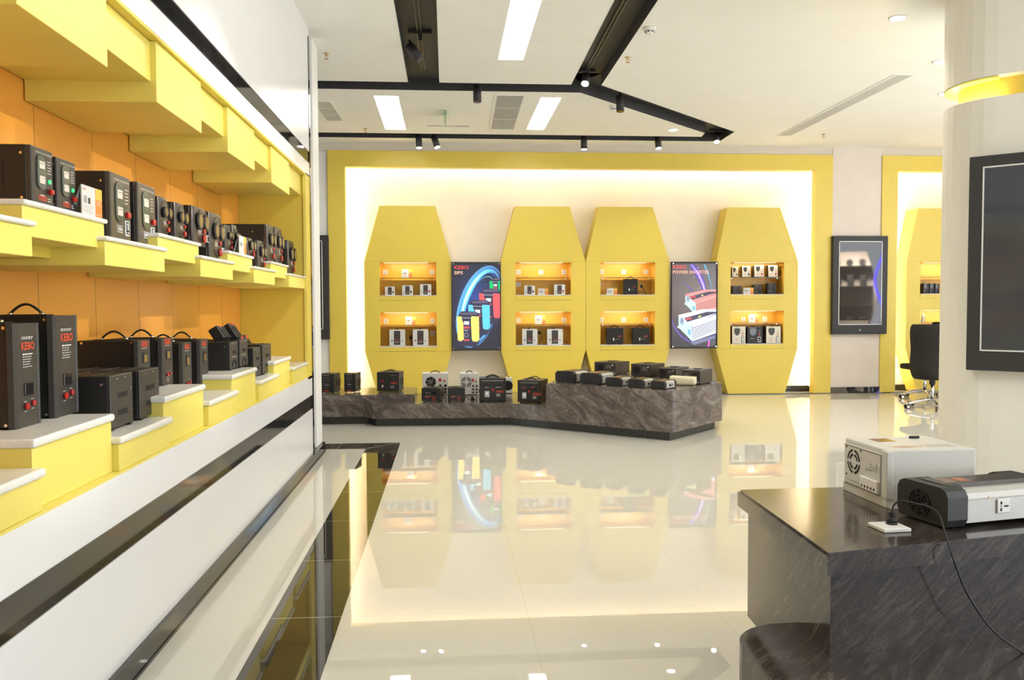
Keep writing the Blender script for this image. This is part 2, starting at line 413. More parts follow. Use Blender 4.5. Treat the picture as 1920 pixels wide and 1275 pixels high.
m.box(-1.66, WX-.001, -4, NE, NZ1-.012, NZ1+.015, YEL); m.box(-1.66, WX-.001, -4, NE, NZ0-.015, NZ0+.008, YELP)
m.box(WX-.02, WX+.004, NE-.012, NE+.012, NZ0, NZ1, YELP); struct(m.build('trim_3'))
for n, (z0, z1) in enumerate(((.455, .565), (2.462, 2.556))):
    m = MB(); m.box(WX-.03, WX-.004, -4, WE, z0, z1, BLK)
    m.box(WX-.03, WX+.003, -4, WE, z0-.004 if n else z1-.004, z0+.006 if n else z1+.005, BLK); struct(m.build('trim_%d' % (4+n)))
m = MB(); m.box(WX-.02, WX+.02, -4, 7.66, 0, .085, BLK); m.box(WX-.02, WX+.024, -4, 7.66, .0, .012, BLK); struct(m.build('baseboard_left'))
# black reveal and white end post
m = MB(); m.box(-1.3, WX+.004, WE-.045, WE+.01, .086, CEIL-.06, BLK)
m.box(-1.3, -1.16, WE, 7.4, .086, CEIL, mat('mirror_reveal', (.55, .54, .52), .03, 1.0)); struct(m.build('trim_6'))
m = MB(); m.box(-1.75, WX-.005, 7.33, 7.64, .086, CEIL, WHITE, .004); m.box(-1.75, WX-.01, 7.3, 7.64, 0, .086, BLK)
m.box(-4, -1.7, 7.45, 7.64, 0, CEIL, PANEL); struct(m.build('wall_left_end_post'))

def step_shelf(name, label, zlo, zhi, ztop_lo, ztop_hi, xlo, xhi, slab, overlap=0., soffit=False):
    t = thing(name, label, 'display shelf', (0, 0, 0))
    for k in range(len(NY)-1):
        y0, y1 = NY[k], NY[k+1]; hi = (len(NY)-1-k) % 2 == 0      # alternate tall and low blocks
        if soffit: hi = not hi
        xf = xhi if hi else xlo
        if not soffit and not hi: y0 -= overlap
        m = MB()
        if soffit:
            zb = ztop_hi if hi else ztop_lo
            m.box(NXB+.004, xf, y0+(0 if hi else -.05), y1-.002, zb, NZ1-.013, YELP if False else YELP, .002, 1)
        else:
            zt = ztop_hi if hi else ztop_lo; zb = zhi if hi else zlo
            m.box(NXB+.004, xf, y0, y1-.002, zb, zt-slab, YELP, .002, 1)
        b = m.build('step_block', t)
        if not soffit:
            m = MB(); m.box(NXB+.004, xf+.012, y0-.008, y1+.006, zt-slab, zt, QUARTZ, .010, 3); m.build('slab_top', b)
    return t
LT = step_shelf('stepped_display_plinth', 'yellow stepped plinth with white slabs carrying the dark tower units, lowest in the left niche', NZ0+.008, NZ0+.008, .857, .937, -1.118, -1.142, .026)
LM = step_shelf('stepped_display_shelf', 'yellow stepped shelf with white slabs across the middle of the left niche', 1.437, 1.495, 1.535, 1.595, -1.126, -1.150, .016, .06)
LS = step_shelf('stepped_display_soffit', 'yellow stepped overhang of hanging blocks along the top of the left niche', 0, 0, 2.10, 2.18, -1.126, -1.150, 0, 0, True)
m = MB(); m.box(NXB+.004, -1.30, -4, NE-.003, 1.46, 1.50, YEL); m.build('shelf_core', LM)

# ================================================================== BACK WALL
m = MB(); wx = 5.555
m.box(-4, -1.63, YB+.04, YB+.2, .09, CEIL+.1, WHITE)
m.box(wx, 6.285, YB+.02, YB+.2, .09, CEIL+.1, mat('pinkish_white_wall', (.70, .62, .54), .6, noise=.02, nscale=4))
m.box(-4, RX1, YB+.03, YB+.2, 3.435, CEIL+.1, mat('band_paint', (.66, .60, .50), .8, noise=.02))
m.box(-1.7, 5.6, 12.22, 12.3, 0, 3.6, REVEAL); m.box(6.2, RX1, 12.22, 12.3, 0, 3.6, REVEAL)
m.box(5.37, 5.45, YB+.14, 12.22, 0, 3.6, REVEAL); m.box(-1.55, -1.47, YB+.14, 12.22, 0, 3.6, REVEAL); m.box(6.40, 6.45, YB+.14, 12.22, 0, 3.6, REVEAL)
m.box(-1.5, 5.45, YB+.14, 12.22, 3.345, 3.43, REVEAL); m.box(6.4, RX1, YB+.14, 12.22, 3.345, 3.43, REVEAL)
struct(m.build('wall_back'))
m = MB(); m.box(-4, -1.63, YB+.01, YB+.04, 0, .09, BLK); m.box(wx, 6.285, YB, YB+.03, 0, .09, BLK); m.box(-1.47, 5.37, 12.19, 12.22, 0, .09, BLK); m.box(5.345, 5.37, YB+.14, 12.2, 0, .09, BLK); m.box(6.45, RX1, 12.19, 12.22, 0, .09, BLK)
struct(m.build('baseboard_back'))
m = MB(); m.box(-4, RX1, YB-.006, YB+.012, .0, .010, BLK) ; struct(m.build('baseboard_back_edge'))
def portal(x0, x1, xi0, xi1, lab, zt=3.435, zi=3.213):
    t = thing('display_portal', lab, 'wall frame', ((x0+x1)/2, YB, 0))
    c = (x0+x1)/2
    m = MB(); m.box(x0-c, xi0-c, 0, .14, .010, zt, YEL); m.box(xi1-c, x1-c, 0, .14, .010, zt, YEL); m.box(xi0-c, xi1-c, 0, .14, zi, zt, YEL); m.build('frame', t)
    m = MB(); g = .025
    m.box(xi0-c-g, xi0-c-.004, .141, .155, .1, zi, COVE); m.box(xi1-c+.004, xi1-c+g, .141, .155, .1, zi, COVE); m.box(xi0-c, xi1-c, .141, .155, zi+.100, zi+.120, COVT)
    m.build('cove_led_strip', t)
    return t
portal(-1.622, 5.548, -1.385, 5.292, 'huge yellow portal frame around the four coffin-shaped display panels on the back wall')
portal(6.285, RX1, 6.52, RX1-.2, 'yellow portal frame on the back wall partly hidden behind the big white column')

SOCK = []
def socket_plate(parent, x, z, y, s=.034, double=False):
    m = MB(); m.box(x-s, x+s, y-.006, y, z-s, z+s, PLW, .002, 1)
    m.box(x-.004, x+.004, y-.0068, y-.005, z+.006, z+.018, VOID); m.box(x-.016, x-.006, y-.0068, y-.005, z-.016, z-.008, VOID); m.box(x+.006, x+.016, y-.0068, y-.005, z-.016, z-.008, VOID)
    return m.build('wall_socket', parent)
def hex_unit(c, ts, lab, sockets=((-.33, 0, .33), (-.33, 0, .33)), low=()):
    t = thing('display_cabinet', lab, 'display cabinet', (c, YB, 0))
    hw, nh = .60, .392; D = .315
    out = [(-.42, .012), (.42, .012), (hw, .66), (hw, 1.91), (.385+ts, 2.68), (-.385+ts, 2.68), (-hw, 1.91), (-hw, .66)]
    N = [(1.432, 1.898), (.722, 1.205)]
    holes = [rect(-nh, nh, a, b) for a, b in N]
    m = MB(); m.holed(out, holes, YEL, 0., 'y')
    n = len(out)
    for k in range(n):
        a, b = out[k], out[(k+1) % n]; m.poly([(a[0], 0, a[1]), (b[0], 0, b[1]), (b[0], D, b[1]), (a[0], D, a[1])], YEL)
    for z in (.66, 1.91): m.box(-hw+.003, hw-.003, -.0008, .001, z-.0012, z+.0012, mat('panel_joint', (.45, .36, .06), .6, noise=.05))
    for a, b in N:
        m.poly([(-nh, 0, a), (-nh, D-.02, a), (-nh, D-.02, b), (-nh, 0, b)], NORG); m.poly([(nh, 0, a), (nh, D-.02, a), (nh, D-.02, b), (nh, 0, b)], NORG)
        m.poly([(-nh, 0, a), (nh, 0, a), (nh, D-.02, a), (-nh, D-.02, a)], NORG); m.poly([(-nh, 0, b), (nh, 0, b), (nh, D-.02, b), (-nh, D-.02, b)], NORG)
    m.build('shell', t)
    for q, (a, b) in enumerate(N):
        m = MB(); m.poly([(-nh, D-.025, a), (nh, D-.025, a), (nh, D-.025, b), (-nh, D-.025, b)], NORG); bk = m.build('niche_back', t)
        m = MB(); m.box(-nh, nh, -.010, .27, a, a+.010, QUARTZ, .002, 1); m.build('niche_sill', t)
        m = MB(); m.box(-nh-.002, nh+.002, -.006, .002, a-.058, a-.002, YEL, .002, 1); m.build('sill_fascia', t)
        zs = (1.688, 1.028)[q]
        m = MB(); m.box(-nh+.01, nh-.025, .05, .26, zs-.008, zs, SHG)
        for x in (-nh+.05, nh-.06): m.box(x-.006, x+.006, .10, .12, zs-.022, zs-.008, STEEL)
        m.build('glass_shelf', t)
        m = MB(); m.box(-nh+.06, nh-.12, .012, .03, b-.006, b-.002, LED); m.build('led_strip', t)
        al = area('niche_lamp', (c, YB+.06, b-.02), (R(30), 0, 0), .6, .03, 1.25, (1, .86, .58))
        for x in sockets[q]: socket_plate(t, x, b-.125, D-.026)
    for x, z in low: socket_plate(t, x, z, D-.026)
    return t
hex_unit(-.535, 0., 'leftmost yellow coffin-shaped display cabinet, just left of the glowing orbit poster', low=((.33, .90),))
hex_unit(1.358, -.012, 'yellow coffin-shaped display cabinet right of the glowing orbit poster, with white units in both niches', low=((-.33, 1.60),))
hex_unit(2.562, -.03, 'yellow coffin-shaped display cabinet left of the purple inverter poster, holding black regulators', low=((-.36, 1.60),))
hex_unit(4.445, -.06, 'yellow coffin-shaped display cabinet right of the purple poster with four cream units up top', ((), (-.1, .22)))
hex_unit(7.27, -.06, 'yellow coffin-shaped display cabinet seen past the office chair in the far right portal', ((), ()))

# ================================================================== POSTERS
EM = {}
def em(r, g, b, s=1.):
    k = (r, g, b, s)
    if k not in EM: EM[k] = emi('print_%d_%d_%d' % (r, g, b), srgb(r, g, b), s)
    return EM[k]
def glowmat(name, base, g1, g2, scale, rot):
    mm = bpy.data.materials.new(name); mm.use_nodes = True; nt = mm.node_tree; b = nt.nodes['Principled BSDF']; L = nt.links.new
    b.inputs['Base Color'].default_value = (.01, .01, .01, 1); b.inputs['Roughness'].default_value = .12
    tc = nt.nodes.new('ShaderNodeTexCoord'); mp = nt.nodes.new('ShaderNodeMapping'); mp.inputs['Rotation'].default_value = (0, rot, 0)
    mp.inputs['Scale'].default_value = scale; gr = nt.nodes.new('ShaderNodeTexGradient'); gr.gradient_type = 'SPHERICAL'
    r = nt.nodes.new('ShaderNodeValToRGB'); e = r.color_ramp.elements; e[0].color = (*base, 1); e[1].color = (*g2, 1); e[1].position = .95
    k = e.new(.35); k.color = (*g1, 1)
    L(tc.outputs['Object'], mp.inputs[0]); L(mp.outputs[0], gr.inputs[0]); L(gr.outputs['Fac'], r.inputs['Fac']); L(r.outputs['Color'], b.inputs['Emission Color'])
    b.inputs['Emission Strength'].default_value = 1.0
    return mm
def poster(x0, x1, z0, z1, lab):
    t = thing('light_box_poster', lab, 'poster', ((x0+x1)/2, YB-.012, z0)); w = x1-x0; h = z1-z0
    m = MB(); f = .014
    m.box(-w/2, w/2, -.03, .012, 0, f*1.6, MBLK, .002, 1); m.box(-w/2, w/2, -.03, .012, h-f*1.6, h, MBLK, .002, 1)
    m.box(-w/2, -w/2+f, -.03, .012, 0, h, MBLK, .002, 1); m.box(w/2-f, w/2, -.03, .012, 0, h, MBLK, .002, 1); m.build('frame', t)
    for x in (-w/2+.025, w/2-.025):
        for z in (.028, h-.024):
            m = MB(); m.cyl((x, -.046, z), .011, .016, STEEL, 'y', 14); m.build('standoff_screw', t)
    return t, w, h
# poster with the glowing orbit
t, pw, ph = poster(.066, .757, .668, 1.903, 'glowing poster of blue orbit light and coloured battery packs, reading KEBO SIPS')
sx, sz = pw/567., ph/1010.
q = lambda x, y: ((x-1288)*sx, (1140-y)*sz)
m = MB(); m.poly([(-pw/2+.013, -.005, .02), (pw/2-.013, -.005, .02), (pw/2-.013, -.005, ph-.02), (-pw/2+.013, -.005, ph-.02)], glowmat('space_blue_backdrop', srgb(56, 56, 64), srgb(58, 62, 82), srgb(62, 84, 150), (2.6, 1, 1.7), R(18)))
scr = m.build('screen', t); 
m.bm = None
for v in scr.data.vertices: v.co.z -= .68
scr.location = (0, 0, .68)
art = MB(); yy = -.006
cx, cy = 1330, 640
def orbit(rx, ry, a0, a1, th0, mt, tilt=18, y=-.0062, cx=1330, cy=640):
    P, Q = [], []; n = 40
    for k in range(n+1):
        a = R(a0+(a1-a0)*k/n); th = th0*math.sin(math.pi*k/n)
        for L_, s_ in ((P, 1), (Q, -1)):
            X = (rx+s_*th)*math.cos(a); Y = (ry+s_*th)*math.sin(a); tt = R(tilt)
            L_.append(q(cx+X*math.cos(tt)+Y*math.sin(tt), cy-(-X*math.sin(tt)+Y*math.cos(tt))))
    for k in range(n):
        art.poly([(P[k][0], y, P[k][1]), (P[k+1][0], y, P[k+1][1]), (Q[k+1][0], y, Q[k+1][1]), (Q[k][0], y, Q[k][1])], mt)
for k in range(6): orbit(150+k*17, 400+k*16, 40, 330, 4+1.2*k, em(60+k*8, 110+k*12, 235), y=-.0062-k*.00005)
orbit(178, 420, 75, 240, 34, em(84, 190, 250), y=-.0068); orbit(180, 418, 95, 225, 20, em(150, 226, 255), y=-.0070); orbit(182, 416, 120, 205, 10, em(235, 250, 255, 1.2), y=-.0072)
orbit(205, 440, 40, 150, 5, em(120, 215, 255), y=-.0070); orbit(150, 360, 40, 140, 4, em(110, 190, 255), y=-.0070)
orbit(200, 440, 285, 345, 7, em(120, 200, 250), y=-.0070); orbit(215, 470, 285, 345, 5, em(90, 150, 245), y=-.0070)
rnd = random.Random(3)
for k in range(70):
    x, y = rnd.uniform(1040, 1540), rnd.uniform(190, 1110); r_ = rnd.uniform(1, 3)
    art.poly([(*q(x-r_, y),)[0:1]+(-.0074,)+(q(x-r_, y)[1],), (q(x, y+r_)[0], -.0074, q(x, y+r_)[1]), (q(x+r_, y)[0], -.0074, q(x+r_, y)[1]), (q(x, y-r_)[0], -.0074, q(x, y-r_)[1])], em(190, 200, 230))
def P2(pts, mt, y): art.poly([(q(a, b)[0], y, q(a, b)[1]) for a, b in pts], mt)
def pack(x, y, s, cl, yb, clip=1560):
    c_ = lambda pts: [(min(clip, x+a*s), y+b*s) for a, b in pts]
    dk = em(58, 56, 76); 
    P2(c_([(5, 350), (30, 390), (200, 415), (225, 400), (255, 355), (255, 50), (240, 20), (215, 5), (60, 0), (35, 15), (20, 50), (0, 55)]), dk, yb)
    P2(c_([(0, 58), (52, 60), (60, 105), (72, 130), (78, 320), (45, 345), (8, 330)]), em(*cl), yb-.0002)
    P2(c_([(165, 58), (252, 62), (255, 320), (235, 350), (180, 345), (170, 320), (160, 110)]), em(*cl), yb-.0002)
    P2(c_([(40, 18), (210, 8), (235, 25), (225, 40), (50, 40)]), em(96, 92, 116), yb-.0002)
    P2(c_([(50, 72), (165, 76), (165, 82), (50, 78)]), em(180, 184, 200), yb-.0003)
    P2(c_([(80, 115), (140, 117), (140, 155), (80, 153)]), em(214, 236, 244), yb-.0003)
    for k in range(4): P2(c_([(80+k*17, 172), (92+k*17, 172), (92+k*17, 200), (80+k*17, 200)]), em(225, 90, 96), yb-.0003)
    P2(c_([(85, 216), (128, 216), (128, 222), (85, 222)]), em(220, 220, 230), yb-.0003)
    for k in range(12):
        a = k*math.pi/6; u, v = 108+20*math.cos(a), 272+24*math.sin(a)
        P2(c_([(u-3, v-3), (u+3, v-3), (u+3, v+3), (u-3, v+3)]), em(190, 190, 205), yb-.0003)
    P2(c_([(78, 322), (140, 322), (140, 340), (78, 340)]), em(215, 80, 86), yb-.0003)
art.build('light_trails', t, 'blue orbit streaks')['kind'] = 'stuff'; art = MB()
pack(1440, 310, .62, (22, 190, 110), -.0080)
art.build('battery_picture', t); art = MB()
pack(1320, 430, .98, (238, 92, 96), -.0084)
art.build('battery_picture', t); art = MB()
pack(1195, 560, .98, (100, 200, 236), -.0088)
art.build('battery_picture', t); art = MB()
pack(1065, 690, 1.0, (252, 226, 112), -.0092)
art.build('battery_picture', t)
m = MB(); a = q(1036, 210); m.text('KEBO', 42*sx*1.35, a[0], a[1], -.0100, em(238, 70, 74), sx=1.18, bold=.012)
a = q(1036, 268); m.text('SIPS', 36*sx*1.35, a[0], a[1], -.0100, em(250, 196, 160), sx=1.25, bold=.012); m.build('lettering', t)
# purple poster
t, pw, ph = poster(3.176, 3.852, .672, 1.906, 'glowing poster with purple streaks and two ribbed inverters, reading KEBO POWER INVERTER')
sx, sz = pw/525., ph/985.
q = lambda x, y: ((x-365.5)*sx, (1112-y)*sz)
m = MB(); m.poly([(-pw/2+.013, -.005, .02), (pw/2-.013, -.005, .02), (pw/2-.013, -.005, ph-.02), (-pw/2+.013, -.005, ph-.02)], glowmat('brown_grey_backdrop', srgb(62, 58, 64), srgb(92, 82, 84), srgb(120, 108, 104), (1.6, 1, 1.5), 0))
scr = m.build('screen', t)
for v in scr.data.vertices: v.co.z -= .75
scr.location = (0, 0, .75)
art = MB()
def streak(pts, ws, mt, y):
    L_, R_ = [], []
    for k, (p, w_) in enumerate(zip(pts, ws)):
        a = Vector(pts[max(0, k-1)]); b = Vector(pts[min(len(pts)-1, k+1)]); d = (b-a).normalized(); n_ = Vector((-d.y, d.x))*w_
        L_.append(q(p[0]+n_.x, p[1]+n_.y)); R_.append(q(p[0]-n_.x, p[1]-n_.y))
    for k in range(len(pts)-1): art.poly([(L_[k][0], y, L_[k][1]), (L_[k+1][0], y, L_[k+1][1]), (R_[k+1][0], y, R_[k+1][1]), (R_[k][0], y, R_[k][1])], mt)
S1 = [(330, 158), (375, 210), (410, 260), (440, 320), (465, 380), (485, 450), (500, 560)]
streak(S1, [30, 36, 40, 38, 32, 24, 10], em(98, 84, 150), -.0060); streak(S1, [10, 14, 18, 18, 18, 14, 6], em(126, 98, 230), -.0063); streak(S1, [2, 4, 8, 7, 9, 8, 3], em(206, 184, 255), -.0066)
S2 = [(480, 158), (505, 220), (530, 290), (555, 370), (572, 450)]
streak(S2, [14, 12, 9, 7, 5], em(92, 128, 168), -.0063); streak(S2, [4, 4, 3, 2, 1], em(120, 190, 200), -.0065)
streak([(210, 340), (260, 375), (310, 420), (365, 470)], [1, 4, 7, 4], em(98, 86, 170), -.0063)
streak([(112, 760), (130, 830), (165, 900), (225, 975), (330, 1045)], [3, 5, 7, 8, 6], em(110, 92, 190), -.0063)
streak([(540, 1020), (536, 1060), (530, 1100)], [10, 9, 8], em(232, 90, 205), -.0063)
for k in range(26):
    x, y = rnd.gauss(405, 32), rnd.uniform(165, 440); r_ = rnd.uniform(2, 5)
    art.poly([(q(x+r_*math.cos(j*1.05), 0)[0], -.0068, q(0, y+r_*math.sin(j*1.05))[1]) for j in range(6)], em(222, 150, 240))
def inv(x, y, s, c_top, c_side, dk, yb):
    F_ = lambda pts: [(min(616, x+a*s), y+b*s) for a, b in pts]
    Z = lambda pts, mt, d: P2(F_(pts), mt, yb-d)
    Z([(5, 60), (310, -20), (385, -20), (450, 10), (450, 320), (170, 360), (165, 350), (15, 190)], em(*dk), 0)
    Z([(10, 40), (290, -25), (450, -25), (450, 20), (170, 170), (15, 65)], em(*c_top), .0002)
    Z([(10, 60), (160, 165), (165, 340), (15, 185)], em(196, 226, 244), .0002)
    Z([(165, 165), (450, 30), (450, 250), (165, 340)], em(*c_side), .0002)
    for k in range(6):
        v = 190+k*24; Z([(168, v), (450, v-95-k*3), (450, v-89-k*3), (168, v+7)], em(*dk), .0004)
    for rr, cc in ((40, (96, 120, 150)), (31, (205, 222, 236)), (22, (80, 86, 110)), (10, (170, 190, 215))):
        Z([(50+rr*.55*math.cos(j*.524), 108+rr*math.sin(j*.524)) for j in range(12)], em(*cc), .0003+.0001*(45-rr)/10)
    Z([(118, 200), (150, 215), (150, 275), (118, 258)], em(120, 180, 200), .0004)
    Z([(75, 75), (330, 5), (450, 5), (450, 20), (110, 120)], em(74, 70, 92), .0004)
    Z([(90, 80), (150, 66), (165, 82), (105, 98)], em(238, 84, 90), .0006); Z([(230, 60), (262, 46), (270, 56), (240, 72)], em(244, 226, 120), .0006)
    Z([(-3, 170), (15, 160), (20, 190), (5, 190)], em(214, 228, 238), .0003)
art.build('light_trails', t, 'purple light streaks')['kind'] = 'stuff'; art = MB()
inv(258, 462, .8, (232, 150, 146), (244, 158, 146), (70, 62, 80), -.0072)
art.build('inverter_picture', t, 'salmon ribbed inverter'); art = MB()
inv(180, 690, 1.0, (232, 236, 248), (226, 232, 250), (64, 66, 100), -.0084)
P2([(335, 1030), (610, 960), (610, 1000), (365, 1075), (338, 1050)], em(120, 124, 150), -.0094)
art.build('inverter_picture', t, 'white ribbed inverter')
m = MB(); a = q(122, 206); m.text('KEBO', 42*sx*1.35, a[0], a[1], -.0110, em(238, 92, 92), sx=1.10, bold=.012)
a = q(122, 262); m.text('POWER INVERTER', 38*sx*1.35, a[0], a[1], -.0110, em(250, 180, 152), sx=.98, bold=.012); m.build('lettering', t)

# ================================================================== WALL TV SCREENS
def tv(x, y, z, w, h, rz, lab, glass=None):
    t = thing('wall_display', lab, 'screen', (x, y, z), rz)     # origin: bottom centre of the back
    m = MB(); m.box(-w/2, w/2, -.09, 0, 0, h, MBLK, .006, 2); m.build('housing', t)
    fx, fb, ft = .085, .135, .075
    m = MB(); a, b, c_, d = -w/2+fx, w/2-fx, fb, h-ft; k = .010
    m.box(a, b, -.095, -.088, c_, c_+k, STEELW); m.box(a, b, -.095, -.088, d-k, d, STEELW); m.box(a, a+k, -.095, -.088, c_, d, STEELW); m.box(b-k, b, -.095, -.088, c_, d, STEELW); m.build('inner_frame', t)
    m = MB(); m.box(a+k, b-k, -.0925, -.088, c_+k, d-k, glass or DGLASS); m.build('screen', t)
    m = MB(); m.cyl((0.0, -.092, .06), .006, .004, STEEL, 'y', 12); m.build('logo_stud', t)
    return t
STEELW = mat('satin_white_metal', (.70, .69, .68), .3, noise=.02)
tv(5.94, YB+.02, .862, .815, 1.412, 0, 'black framed wall screen between the two yellow portals on the back wall')
tv(-2.02, YB+.04, .842, .815, 1.428, 0, 'black framed wall screen at far left, mostly cut off by the white wall end')

# ================================================================== BIG COLUMN
PT = at(1823, 298, Y=5.72); d = Vector((.722, -.692)); n_ = Vector((.692, .722)); T0 = Vector((PT.x, PT.y))
rr = .42
# slide the round end along the face until it just touches the sight line of the column edge
dirv = (CM @ Vector(((1765-CX)/F, -(420-CY)/F, -1.0))).xy.normalized(); perp = Vector((dirv.y, -dirv.x))
C0 = T0+n_*rr; s_ = (rr - C0.dot(perp))/d.dot(perp); CC = C0+d*s_
def column_outline(r):
    a0 = math.atan2(-n_.y, -n_.x); pts = []
    for k in range(17):
        a = a0-math.pi*k/16; pts.append((CC.x+r*math.cos(a), CC.y+r*math.sin(a)))
    e = CC+d*2.4
    pts.append(tuple(e+n_*r)); pts.append(tuple(e-n_*r))
    return pts[::-1]
m = MB(); COLM = mat('column_paint', (.80, .78, .70), .6, noise=.02, nscale=5)
zs0 = 2.72; zs1 = 2.865
m.prism(column_outline(rr), 0, zs0, COLM); m.prism(column_outline(rr), zs1, CEIL, COLM)
m.prism(column_outline(rr-.10), zs0, zs1, YEL)
for f in m.bm.faces: f.smooth = False
struct(m.build('wall_column', recalc=True))
def ring_strip(ro, ri, z0, z1, mt):
    A = column_outline(ro); B = column_outline(ri); mm = MB()
    for k in range(len(A)-2):
        pass
    for k in range(1, len(A)-1):
        mm.prism([A[k], A[k+1], B[k+1], B[k]], z0, z1, mt)
    return mm
t = thing('column_slot_light', 'yellow glowing slot light wrapped around the top of the big white column', 'light', (0, 0, 0))
ring_strip(rr-.045, rr-.070, zs0+.001, zs0+.006, emi('slot_led', (1, .82, .42), 34)).build('led_strip', t)
ring_strip(rr-.004, rr-.11, zs1-.012, zs1-.002, YELP).build('slot_soffit', t)
te = d*(.815/2); ctr = T0+te
th = math.atan2(d.y, d.x)
tzt = 1.3+(569.5-298)*0; ztop = at(1823, 298, Y=PT.y).z; zbot = at(1819, 692, Y=PT.y).z
tv(ctr.x, ctr.y, zbot, .815, ztop-zbot, th, 'large black framed wall screen on the big white column at right', mat('reflection_grey_glass', (.055, .06, .068), .06, noise=.05, nscale=3, spec=.28))  # screen base greyed to stand in for the reflected room

# ================================================================== STAGE (far platform)
def tier(t, poly, z0, z1, name='tier'):
    m = MB(); m.prism(poly, z0, z1, GRAN, 'z', .006); m.build(name, t)
t = thing('granite_platform', 'long angled low platform of veined brown granite on a dark plinth before the yellow panels', 'display platform')
lowp = [(-.92, 9.38), (-.80, 9.17), (.66, 9.12), (1.034, 8.797), (1.655, 10.34), (-.35, 10.34), (-.35, 10.2), (-.92, 10.2)]
tier(t, lowp, .085, .24, 'low_tier')
hip = fillet([(1.03, 8.80), (2.125, 7.86), (2.865, 8.66), (2.82, 10.25), (2.70, 10.40), (1.66, 10.40)], [1], .07)
tier(t, hip, .085, .482, 'tall_tier')
m = MB(); m.prism([(-.87, 9.41), (-.77, 9.22), (.68, 9.17), (2.115, 7.93), (2.79, 8.66), (2.76, 10.3), (1.10, 10.3), (-.30, 10.28), (-.30, 10.15), (-.87, 10.15)], .001, .085, PLINTH); m.build('plinth', t)
bkp = [(-3.2, 9.375), (-.36, 9.375), (-.36, 10.215), (-3.2, 10.215)]
m = MB(); m.prism(bkp, .085, .322, GRAN, 'z', .006); m.build('raised_tier', t)
m = MB(); m.prism([(-3.2, 9.42), (-.871, 9.42), (-.871, 10.2), (-3.2, 10.2)], .001, .085, PLINTH); m.build('plinth', t)

# near counter
t = thing('granite_counter', 'near dark granite counter with an overhanging top and a rounded low step at right', 'display platform')
top = [(1.095, 2.355), (3.2, 2.80), (3.2, 3.26), (1.13, 3.22)]
m = MB(); m.prism(top, .512, .576, GRAN2, 'z', .008); m.build('counter_top', t)
ped = [(1.128, 2.405), (3.15, 2.83), (3.15, 3.20), (1.166, 3.20)]
m = MB(); m.prism(ped, .08, .512, GRAN2); m.build('pedestal', t)
stp = fillet([(.885, 1.5), (3.2, 1.5), (3.2, 2.80), (.905, 2.67)], [3], .16, 8)
m = MB(); m.prism(stp, .08, .25, GRAN2, 'z', .006); m.build('step', t)
m = MB(); m.prism([(.95, 1.55), (3.1, 1.55), (3.1, 3.12), (1.22, 3.12), (1.2, 2.55), (.95, 2.55)], .001, .08, PLINTH); m.build('plinth', t)
# ================================================================== DEVICES
# every builder: origin at the centre of the base, front faces -Y, width w, depth d, height h
def feet(t, w, d, n=4):
    for x in (-w*.38, w*.38):
        for y in (-d*.38, d*.38):
            m = MB(); m.cyl((x, y, 0), min(w, d)*.06, .006, RUB, 'z', 10); m.build('foot', t)
def handle(t, w, d, h, mt=None, arc=.03, L=.45, along='y'):
    m = MB(); n = 10; pts = []
    for k in range(n+1):
        u = -L/2+L*k/n; z = h+arc*math.sin(math.pi*k/n)-.001
        pts.append((0, u*d, z) if along == 'y' else (u*w, 0, z))
    m.tube(pts, min(.006, w*.05), mt or RUB, 6); m.build('handle', t)
def cord(t, pts, r=.0035, plug=None):
    m = MB(); m.tube(pts, r, RUB, 6)
    if plug is not None:
        p = Vector(pts[-1]); m.box(p.x-.016, p.x+.016, p.y-.018, p.y+.012, p.z-.02, p.z+.02, RUB, .005)
    m.build('power_cord', t)
def screws(m, pts, r=.003, y=0., ax='y'):
    for x, z in pts: m.cyl((x, y-.0015, z), r, .0015, STEEL, 'y', 8)

